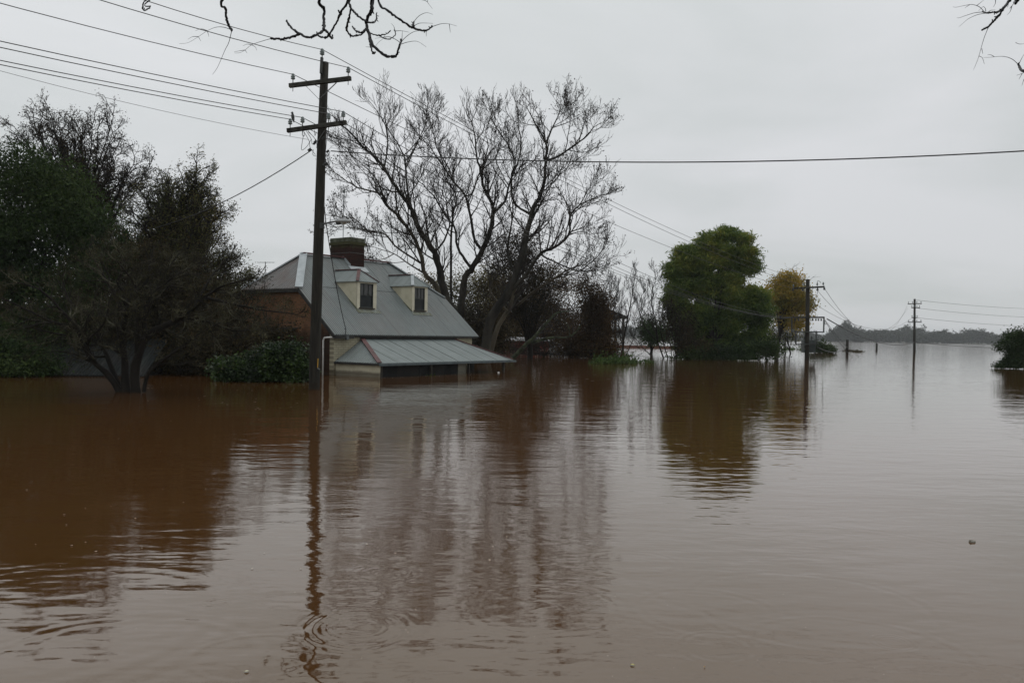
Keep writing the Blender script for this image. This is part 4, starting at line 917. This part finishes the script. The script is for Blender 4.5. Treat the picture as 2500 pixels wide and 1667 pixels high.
# ------------------------------------------------------------------ LEFT BANK OF TREES
c2_=lambda x,y:(x/1.96,200+y/1.96)
tw4=Cfg(kids=(6,5),ratio=(.55,.5),n=(6,5,4),ang=(30,75),wob=.36,up=.06,rmin=.0034,side=3)
B=G(300,957)
traced('lichen_tree','low wide multi-stemmed tree with pale lichen twigs standing in the left foreground water',B,B.y,[
 ([(600,1500),(600,1380),(590,1250),(600,1120),(620,1030),(700,960),(720,850)],.12,.02,0,.5,1.),
 ([(580,1500),(520,1400),(450,1340),(400,1260),(370,1180),(300,1100),(200,1000),(80,960)],.09,.014,0,-1.2,1.),
 ([(570,1470),(520,1330),(480,1240),(420,1120),(330,1040),(300,950)],.07,.014,0,.8,1.),
 ([(650,1490),(650,1350),(700,1220),(780,1170),(860,1130),(930,1080),(980,1030),(1060,980),(1200,940)],.13,.014,0,-.6,1.),
 ([(700,1220),(690,1100),(740,1000),(800,900),(860,820)],.07,.014,0,1.,1.),
 ([(655,1350),(660,1180),(660,1060),(640,960),(560,860)],.08,.014,0,-1.2,1.),
 ([(600,1120),(540,1000),(480,900),(430,810)],.06,.012,0,.6,1.),
 ([(370,1180),(250,1150),(150,1100),(0,1030)],.05,.01,-.4,-1.,1.2),
 ([(980,1030),(1100,1060),(1250,1090),(1400,1110)],.045,.01,-.3,-1.2,1.2),
 ([(860,1130),(1000,1150),(1120,1190),(1230,1180)],.045,.01,-.2,.5,1.),
 ([(930,1080),(1000,950),(1060,870),(1100,840)],.04,.01,-.3,.6,1.1),
 ([(740,1000),(850,920),(960,860),(1000,800)],.04,.01,.3,1.4,1.1),
 ([(620,1030),(560,960),(600,880),(560,800)],.04,.01,0,-1.,1.),
 ([(690,1480),(720,1380),(850,1280),(960,1200),(1060,1150)],.06,.01,0,-.7,1.),
 ([(480,1240),(350,1220),(200,1190),(60,1150)],.04,.01,.3,-.5,1.2),
 ([(450,1340),(420,1250),(500,1150),(520,1050)],.05,.01,0,-1.4,1.)],c2_,tw4,M['bark_dark'],M['twig_lichen'],every=.2,tw=(.55,1.3),pods=15000,podmat=L('lichen_tuft',[(.1,(.02,.02,.01)),(.6,(.05,.046,.022)),(.95,(.17,.165,.10))],.2,.5,.9,.05),podsize=(.05,.022))
def LT(name,label,cat,base,D,bl,*a,**k):
    return leafy_tree(name,label,cat,base,[pxblob(x,y,rx,ry,D) for x,y,rx,ry in bl],*a,**k)
LT('dark_evergreen','huge dark evergreen tree filling the left edge','tree',W2(60,930,30),30,
  [(40,430,90,80),(130,470,90,85),(60,570,150,110),(200,560,80,90),(60,700,150,110),(190,690,110,90),(40,830,130,90),(180,820,110,80),(-80,600,120,200),(250,620,50,60)],1500,70,.34,.15,.05,M['leaf_dark'],M['bark_dark'],.3,30,2,shell=.5,limbr=.1)
twB=Cfg(kids=(5,4),ratio=(.5,.5),n=(5,4,3),ang=(25,65),wob=.28,up=.03,rmin=.0085,side=3)
def fine_tree(label,base,D,bl,nl,tl,lm,nleaf,ls,bark='bark_dark',name='fine_twigged_tree',tw=M['twig_dark'],kids=3,clump=None):
    root=thing(name,label,'tree',(base[0],base[1],0)); inv=Vector((base[0],base[1],0)); blobs=[pxblob(x,y,rx,ry,D) for x,y,rx,ry in bl]
    tg=blob_pts(blobs,nl,.5); tb=Tubes(); tt=Tubes(); tips=[]; cx=Vector(tuple(tg.mean(0)))-inv
    tr=[Vector((0,0,-.6)),Vector((.1,0,cx.z*.3)),cx*.6+Vector((0,0,-.1*cx.z))]; tr=spline(tr,8); tb.addr(tr,np.linspace(.26,.16,8),8)
    for q in tg:
        a=tr[random.randint(3,7)]; lp=limb_to(a,Vector(tuple(q))-inv,10,.55,.12); tb.add(lp,random.uniform(.05,.09),.012,5)
        for i in range(4,10):
            d=(lp[i]-lp[i-1]).normalized()
            for _ in range(kids if i<9 else 2):
                nd=Matrix.Rotation(math.radians(random.uniform(15,55)),3,d.cross(rv()).normalized())@d
                grow(tt,lp[i],nd,tl*random.uniform(.6,1.2),.02,0,twB,tips)
    tb.build('trunk_and_limbs',M[bark],root); tt.build('twigs',tw,root)
    T=np.array([tuple(p) for p,d in tips]); k=np.random.choice(len(T),nleaf); leaf_obj('leaves',T[k]+np.random.normal(size=(nleaf,3))*.09,ls,ls*.5,lm,root)
    return root
fine_tree('tall fine-twigged tree with thin brown leaves behind the dark evergreen',W2(200,925,36),36,
  [(210,320,75,45),(130,310,55,35),(280,400,65,70),(200,400,80,60),(330,410,35,55),(60,330,50,40),(280,320,30,35),(150,480,120,70)],60,.85,M['leaf_brown'],26000,.085)
fine_tree('fine-twigged leafy tree left of the cottage with the black cable ending in it',W2(430,930,34),34,
  [(430,460,65,50),(480,480,50,55),(400,540,80,60),(500,560,48,60),(340,560,60,60),(300,590,55,70),(350,640,70,50),(530,640,45,55),(440,640,90,60),(560,690,35,40),(330,660,70,60),(470,420,30,25)],86,.8,M['leaf_olive'],62000,.09)
LT('brown_leaf_tree','brown leafy undergrowth tree behind the lichen tree','tree',W2(400,930,31),31,
  [(330,680,110,80),(440,720,110,80),(540,760,70,60),(250,780,120,80),(400,820,140,70),(560,830,90,50),(120,850,120,60),(470,770,120,50),(330,790,150,60),(220,860,150,45),(450,870,150,40)],1300,62,.40,.14,.06,M['leaf_brown'],M['bark_dark'],.16,24,3,twigs=(3,1.3,tw4),shell=.55)
LT('small_green_tree','small green tree top showing left of the cottage roof','tree',W2(600,900,42),42,
  [(605,670,24,22),(590,700,35,30),(560,720,40,40)],110,50,.25,.12,.05,M['leaf_olive'],M['bark_dark'],.12,8,1,shell=.6)
LT('glossy_bush','glossy green bush standing in water just left of the tall pole','bush',W2(650,934,26.5),26.3,
  [(660,885,55,38),(715,885,38,38),(610,900,60,30),(560,905,50,26),(690,865,45,20),(640,925,110,12),(735,905,20,30)],640,44,.14,.115,.07,M['leaf_bush'],M['bark_dark'],.05,16,3,shell=.45)
LT('dark_shrub','dark shrub under the lichen tree\'s right side against the brick gable','shrub',W2(560,915,29.5),29.5,
  [(540,850,80,45),(620,840,60,40),(680,830,40,40),(480,880,90,35)],330,50,.28,.10,.05,M['leaf_brown'],M['bark_dark'],.06,16,3,twigs=(3,1.,tw4),shell=.55)
LT('dark_hedge','almost black hedge at the waterline on the far left edge','hedge',W2(40,925,27),27,
  [(30,880,110,45),(-40,840,90,70),(110,895,45,22)],300,55,.22,.11,.06,M['leaf_dark'],M['bark_dark'],.05,14,3,shell=.55)
# submerged shed left
g=G(205,919); gq=G(20,926)
shed=thing('submerged_shed','dark corrugated shed roof almost under water behind the lichen tree','shed',(g.x,g.y,0),.1)
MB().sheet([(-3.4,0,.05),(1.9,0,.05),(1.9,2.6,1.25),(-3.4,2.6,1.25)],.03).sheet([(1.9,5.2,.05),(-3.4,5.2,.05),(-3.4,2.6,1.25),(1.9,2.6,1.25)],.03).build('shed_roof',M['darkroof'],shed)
MB().box((-3.3,.1,-1.5),(1.8,5.1,.02)).build('shed_wall',M['board'],shed)
# antenna behind the cottage
q=P(647,700,47); at=thing('tv_antenna','thin television antenna sticking up left behind the cottage roof','antenna',(q.x,q.y,0))
zt=P(648,639,47).z
mb=MB().tube([(0,0,-1),(0,0,zt)],.022,5).tube([(-.45,0,zt-.05),(.5,.1,zt-.02)],.012,4)
for t in (-.4,-.2,0,.2,.4): mb.tube([(t,-.25,zt-.04),(t,.25,zt-.04)],.008,3)
mb.tube([(-.12,0,zt-.45),(.12,0,zt-.45)],.01,4); mb.build('antenna_mast',M['steel'],at)
# ------------------------------------------------------------------ distant verandah house, red shed and fences
hq=P(1470,850,98)
dh=thing('distant_house','distant orange-brick house with grey hipped roof and open verandah, seen through bare saplings','house',(hq.x,hq.y,0))
def hx(x): return P(x,830,98).x-hq.x
def hz(y,x=1520): return P(x,y,98).z
ez=hz(773); rz_=hz(738,1470)
x0,x1,xe=hx(1472),hx(1492),hx(1530)
MB().box((x0,.2,-1),(x1,8,ez-.02)).build('house_wall',brick('far_orange_brick',0,(.20,.075,.035),(.14,.055,.03),(.1,.08,.06)),dh)
rr=MB(); rr.sheet([(x0-2,-.9,ez),(xe,-.9,ez),(x1-1.6,4,rz_),(x0-2,4,rz_)],.12).sheet([(xe,-.9,ez),(xe,9,ez),(x1-1.6,4,rz_)],.12).sheet([(xe,9,ez),(x0-2,9,ez),(x0-2,4,rz_),(x1-1.6,4,rz_)],.12)
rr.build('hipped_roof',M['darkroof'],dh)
MB().box((x0,-.95,ez-.3),(xe+.05,-.9,ez-.02)).build('verandah_beam',M['board'],dh)
for x in (1519,1500): 
    a=hx(x); MB().box((a-.14,-.85,-1),(a+.14,-.55,ez-.3)).build('verandah_post',M['board'],dh)
MB().box((x1,-.85,hz(806)),(hx(1519),-.78,hz(815))).build('verandah_rail',M['board'],dh)
MB().box((hx(1466),.14,hz(810,1470)),(hx(1478),.19,hz(784,1470))).build('house_window',M['glass'],dh)
q=P(1270,852,76); rs=thing('red_shed','long red-walled shed with a pale roof edge glimpsed behind the mossy limb','shed',(q.x,q.y,0))
kx=76/F; zt=P(1270,831,76).z; wz=0
MB().box((-55*kx,0,-1),(70*kx,5,zt-.02)).build('shed_wall',noisy('red_paint',(.05,.012,.009),(.13,.022,.014),.8,.8),rs)
MB().sheet([(-58*kx,-.3,zt),(73*kx,-.3,zt),(73*kx,5,zt+.3),(-58*kx,5,zt+.3)],.05).build('shed_roof',noisy('pale_roof_sheet',(.06,.06,.06),(.42,.42,.43),.9,.6,0,.3,(1,1,1),.45,.6),rs)
fb_=MB()
for k in range(34): 
    x=-60*kx+k*4*kx+random.uniform(-.5,.5)*kx; fb_.box((x,-1.3,-.6),(x+random.uniform(1.2,2.6)*kx,-1.25,random.choice((.0,.25,.42))+random.uniform(0,.14)))
fb_.build('picket_fence',noisy('weathered_pickets',(.07,.05,.04),(.26,.21,.18),2,.8),None)
pf=[o for o in COL.objects if o.name.startswith('picket_fence')][0]; pf.location=(q.x,q.y,0); tag(pf,'row of half-drowned pale pickets in front of the red shed','fence')
g0=G(1555,849); rfm=MB()
for i in range(9): rfm.box((i*.95-5.5,.02,-.5),(i*.95-5.4,.12,.30))
rfm.box((-5.6,-.03,.0),(9,.019,.34)); rfl=rfm.build('red_fence',noisy('dull_red_rail',(.09,.035,.025),(.14,.06,.04),1,.8)); rfl.location=(g0.x,g0.y,0); tag(rfl,'low dull red fence line across the water behind the bare saplings','fence')
# ------------------------------------------------------------------ floating things
def blob_obj(name,label,cat,x,y,sx,sy,sz,mat,group=None):
    q=G(x,y); bm=bmesh.new(); bmesh.ops.create_icosphere(bm,subdivisions=3,radius=1)
    for v in bm.verts:
        k=1+.18*math.sin(v.co.x*5+x)+.12*math.sin(v.co.y*7+y); v.co=Vector((v.co.x*sx*k,v.co.y*sy*k,v.co.z*sz*k))
    me=bpy.data.meshes.new(name); bm.to_mesh(me); bm.free(); me.materials.append(mat)
    for p in me.polygons: p.use_smooth=True
    o=bpy.data.objects.new(name,me); COL.objects.link(o); o.location=(q.x,q.y,sz*.35); tag(o,label,cat,group); return o
M['foam']=noisy('white_foam',(.5,.5,.48),(.7,.7,.67),6,.7)
blob_obj('floating_rubbish','small white scrap floating under the right end of the verandah','rubbish',1217,910,.04,.03,.035,M['foam'])
blob_obj('floating_clump','small grey clump floating alone on the open water at lower right','debris',2373,1323,.024,.014,.014,noisy('grey_clump',(.10,.09,.07),(.34,.32,.28),40,.8))
q=G(1823,880); bo=MB().box((-.72,-.15,-.02),(.72,.15,.05)).build('floating_board',M['foam']); bo.location=tuple(q); tag(bo,'thin white board floating in front of the green tree','board')
def leaf(label,x,y,s,rz,mat):
    q=G(x,y); vs=[];n=10
    for i in range(n):
        t=i/(n-1); w_=math.sin(math.pi*t)**.8*.38*s
        for k in (-1,0,1): vs.append(((t-.5)*s,k*w_,.002+.002*math.sin(t*3)+(.003*abs(k))))
    fs=[]
    for i in range(n-1):
        for k in (0,1): a=i*3+k; fs.append((a,a+1,a+4,a+3))
    m_=MB().add(vs,fs); m_.tube([(-s*.5,0,.007),(-s*.75,.02*s,.008)],.0008,4); o=m_.build('floating_leaf',mat); o.location=(q.x,q.y,0); o.rotation_euler=(0,0,rz); tag(o,label,'leaf'); return o
ly=noisy('yellow_floating_leaf',(.3,.27,.10),(.42,.38,.16),30,.6); lo_=noisy('tan_floating_leaf',(.34,.22,.10),(.4,.28,.14),30,.6)
leaf('pale leaf floating near the bottom edge left of the pole reflection',602,1640,.022,.3,noisy('pale_floating_leaf',(.4,.38,.28),(.5,.48,.36),30,.6)); leaf('yellow-green leaf floating at bottom centre',1544,1624,.022,2.6,ly); leaf('small tan leaf floating right of the yellow-green leaf',1720,1629,.012,1,lo_)
# drifting specks and petals on the dark water: too many to count
pv=[];fc_=[]
def speck(x,y,s,asp=2.2):
    q=G(x,y); n=6; b=len(pv)
    for i in range(n):
        t=2*math.pi*i/n; r=s*random.uniform(.7,1.2); pv.append((q.x+math.cos(t)*r*asp*.5,q.y+math.sin(t)*r*.5,.006))
    fc_.append(tuple(range(b,b+n)))
for _ in range(40): speck(random.uniform(360,760),random.uniform(938,1000),random.uniform(.012,.035))
for _ in range(26): speck(random.uniform(1250,1900),random.uniform(884,950),random.uniform(.02,.06),4)
for _ in range(60): q_=HW(random.uniform(-.3,8.2),-DV-abs(random.gauss(0,.35)),0); uu=(q_-CP); speck(1250+F*uu.x/uu.y-(ROLL*F*uu.z/uu.y),HY+ROLL*F*uu.x/uu.y+F*1.6/uu.y,random.uniform(.01,.04),1.6)
for _ in range(60): speck(random.uniform(60,1250),random.uniform(1010,1400),random.uniform(.006,.016),1.5)
for _ in range(50): speck(random.uniform(100,2400),random.uniform(1400,1660),random.uniform(.002,.005),1.3)
me=bpy.data.meshes.new('floating_specks'); me.from_pydata(pv,[],fc_); me.materials.append(noisy('pale_speck',(.22,.19,.15),(.4,.36,.3),9,.7)); o=bpy.data.objects.new('floating_specks',me); COL.objects.link(o); tag(o,'tiny pale flecks drifting on the brown water','flotsam',kind='stuff')

# ------------------------------------------------------------------ OVERHANGING BRANCHES (trees standing on the viewer's bank)
c7=lambda x,y:(300+x/2.767,y/2.767)
def overhang(name,label,D,conv,thick,thin,base,limb,hang,k):
    root=thing(name,label,'tree',(base[0],base[1],0)); inv=Vector((base[0],base[1],0))
    tr=Tubes(); sp=spline([Vector(p)-inv for p in limb],30); tr.addr(sp,np.linspace(.13,.03,30),9)
    tr.build('trunk_and_limb',M['bark_dark'],root)
    tb=Tubes()
    for pts,r0,r1 in thick:
        W_=[P(*conv(x,y),D+.25*math.sin(i*.9+pts[0][0])) for i,(x,y) in enumerate(pts)]
        if pts[0][1]<=0:      # rises out of view to the limb
            nearest=min(sp,key=lambda s:(s+inv-W_[0]).length)+inv
            W_=[nearest,nearest.lerp(W_[0],.5)+rv()*.03]+W_
        W_=[p-inv for p in W_]; n=max(10,len(W_)*6); s2=spline(W_,n); s2=[p+rv()*k*1.1 for p in s2]
        rad=np.linspace(r0,r1,n)*np.random.uniform(.82,1.28,n); tb.addr(s2,rad,7)
        # knobbly spurs
        for i in range(4,n-1,5):
            if random.random()<.55: d=rv(); tb.add([s2[i],s2[i]+d*.012+rv()*.003,s2[i]+d*.024],r1*.9,r1*.5,5)
    for pts in thin:
        W_=[P(*conv(x,y),D+.05*i)-inv for i,(x,y) in enumerate(pts)]; n=max(8,len(W_)*4); tb.addr(spline(W_,n),np.linspace(.0028,.0011,n),4)
    tb.build('hanging_twigs',M['black_twig'],root)
    return root
thick=[([(690,-30),(693,60),(703,140),(722,185),(735,208)],.009,.010),
 ([(1345,-30),(1358,60),(1356,130),(1356,200),(1310,235),(1260,255),(1200,232),(1140,190),(1105,142)],.014,.008),
 ([(1200,232),(1120,258),(1060,265),(1000,263)],.010,.009),([(1356,200),(1385,225),(1412,262),(1415,240)],.009,.007),
 ([(1525,-20),(1480,70),(1440,160),(1385,245),(1350,255),(1308,236)],.010,.007),([(1480,100),(1462,85),(1456,70)],.005,.005),
 ([(1543,-30),(1540,60),(1525,130),(1512,200),(1545,243),(1610,235),(1650,190)],.010,.007),([(1542,60),(1590,110),(1645,150)],.008,.007),
 ([(1690,-30),(1680,60),(1645,150),(1660,220),(1690,310),(1780,380),(1845,385)],.015,.010),([(1700,-30),(1690,60),(1675,105)],.010,.007),([(1845,385),(1868,320),(1880,268)],.009,.007),
 ([(1645,150),(1690,155),(1712,130),(1715,90)],.007,.005),([(1650,190),(1610,222),(1570,205),(1552,182)],.007,.005),
 ([(1660,225),(1730,240),(1790,225),(1806,208)],.006,.003),([(1730,240),(1790,268),(1838,240),(1836,205)],.005,.003),([(1662,230),(1670,300),(1690,358),(1706,355)],.008,.006),
 ([(1725,-15),(1800,80),(1880,140),(1960,190),(2050,208),(2088,178)],.010,.007),([(1965,185),(1962,165),(1964,148)],.007,.005),
 ([(196,-15),(185,45),(150,73),(132,50),(148,10),(160,-15)],.005,.005)]
thin=[[(735,210),(715,290),(690,340),(640,455),(605,505)],[(725,200),(680,186),(630,186),(570,210),(510,250),(440,290),(380,297)],[(570,210),(530,197),(490,210)],[(570,210),(582,250)],[(510,250),(470,250),(440,268)],[(510,250),(527,280)],
 [(1000,263),(940,280),(870,305),(825,340),(790,358),(755,360)],[(870,305),(840,300),(810,312)],[(870,305),(895,320),(904,342)],[(825,340),(790,345),(752,352)],[(825,340),(840,362)],
 [(1880,285),(1920,245),(1970,215),(2040,205),(2090,185)],[(1880,300),(1930,285),(1990,282),(2050,320)],[(1875,290),(1830,262),(1780,252),(1730,285),(1708,312)],[(1830,262),(1790,250),(1702,262)],
 [(2090,182),(2150,163),(2200,163),(2255,178)],[(2205,165),(2212,222)],[(1965,150),(2000,110),(2050,88),(2095,100)],[(1970,175),(2010,158),(2095,160)],[(2048,208),(2050,248)],[(1836,205),(1830,180),(1812,160)],[(1838,212),(1880,210),(1935,220)],[(1885,275),(1888,212)],[(1695,322),(1640,318)],[(2020,0),(2050,10),(2070,35),(2092,62)],[(2055,15),(2062,-5)]]
z7=P(1250,0,7).z
overhang('overhanging_tree','black leafless twigs hanging into the top left and centre of the view',7,c7,thick,thin,(-4.5,-2.5),[(-4.5,-2.5,-.3),(-4.4,-2.3,2),(-3.9,-.5,4.6),(-3,2.5,5.8),(-1.8,5.5,z7+1.3),(-.9,7,z7+.9),(.4,7.6,z7+.7)],1,.0035)
c8=lambda x,y:(2300+x/7.125,y/7.125)
thick=[([(1195,-40),(1150,40),(1090,120),(980,210),(890,215),(790,230),(705,208)],.013,.006),([(1085,130),(990,270),(880,390),(800,470),(695,525)],.009,.007),
 ([(1700,1200),(1560,1270),(1430,1240),(1380,1225),(1345,1170),(1325,1115)],.012,.008),([(1290,-30),(1270,0),(1230,90),(1180,150)],.004,.002),([(1320,-20),(1300,20),(1278,70)],.012,.011)]
thin=[[(805,480),(740,640),(690,800),(640,980),(590,1120),(545,1215)],[(720,195),(640,120),(520,85),(400,100),(250,130),(190,125)],[(700,215),(560,230),(400,280),(300,315),(260,315)],[(770,235),(620,260),(470,325),(380,395),(295,470)],
 [(600,105),(660,60),(730,0)],[(480,90),(430,120),(395,145)],[(760,200),(750,150),(715,122),(670,160),(635,195)],[(1310,1110),(1230,1040),(1120,995),(1000,985),(850,1000),(720,1005)],[(905,990),(850,960),(790,958)],[(1340,1110),(1380,1030),(1425,950)],[(690,850),(700,900),(708,940)],[(1420,1270),(1370,1290),(1295,1315)],[(810,210),(850,185),(930,178)],[(930,0),(925,70),(890,130)],[(1390,1290),(1335,1385)],[(1425,1380),(1388,1495)],[(1160,30),(1150,90),(1138,135)],[(1215,120),(1182,210),(1130,265)],[(640,980),(700,1010),(735,1120)],[(1280,745),(1340,770),(1430,768)]]
zz=P(2500,0,7).z
overhang('overhanging_tree','fine black twigs drooping into the top right corner from a tree out of view',7,c8,thick,thin,(7.5,1.0),[(7.5,1,-.3),(7.3,1.3,2.5),(6.6,3.5,4.8),(5.8,5.5,zz+.6),(4.9,6.9,zz+.7),(4.3,7.4,zz+.5)],1,.0018)

# ------------------------------------------------------------------ damp air over the flood
hz_=MB().box((-2600,-30,-1.2),(4200,5600,32)).build('haze',M['foam']); tag(hz_,'thin damp haze over the flooded plain',None,kind='stuff')
hm=bpy.data.materials.new('haze_air'); hm.use_nodes=True; ht=hm.node_tree; ht.nodes.clear()
ho_=ht.nodes.new('ShaderNodeOutputMaterial'); pvn=ht.nodes.new('ShaderNodeVolumePrincipled'); pvn.inputs['Color'].default_value=(.86,.9,.92,1); pvn.inputs['Density'].default_value=.00024; pvn.inputs['Anisotropy'].default_value=.2
ht.links.new(pvn.outputs[0],ho_.inputs['Volume']); hz_.data.materials.clear(); hz_.data.materials.append(hm)
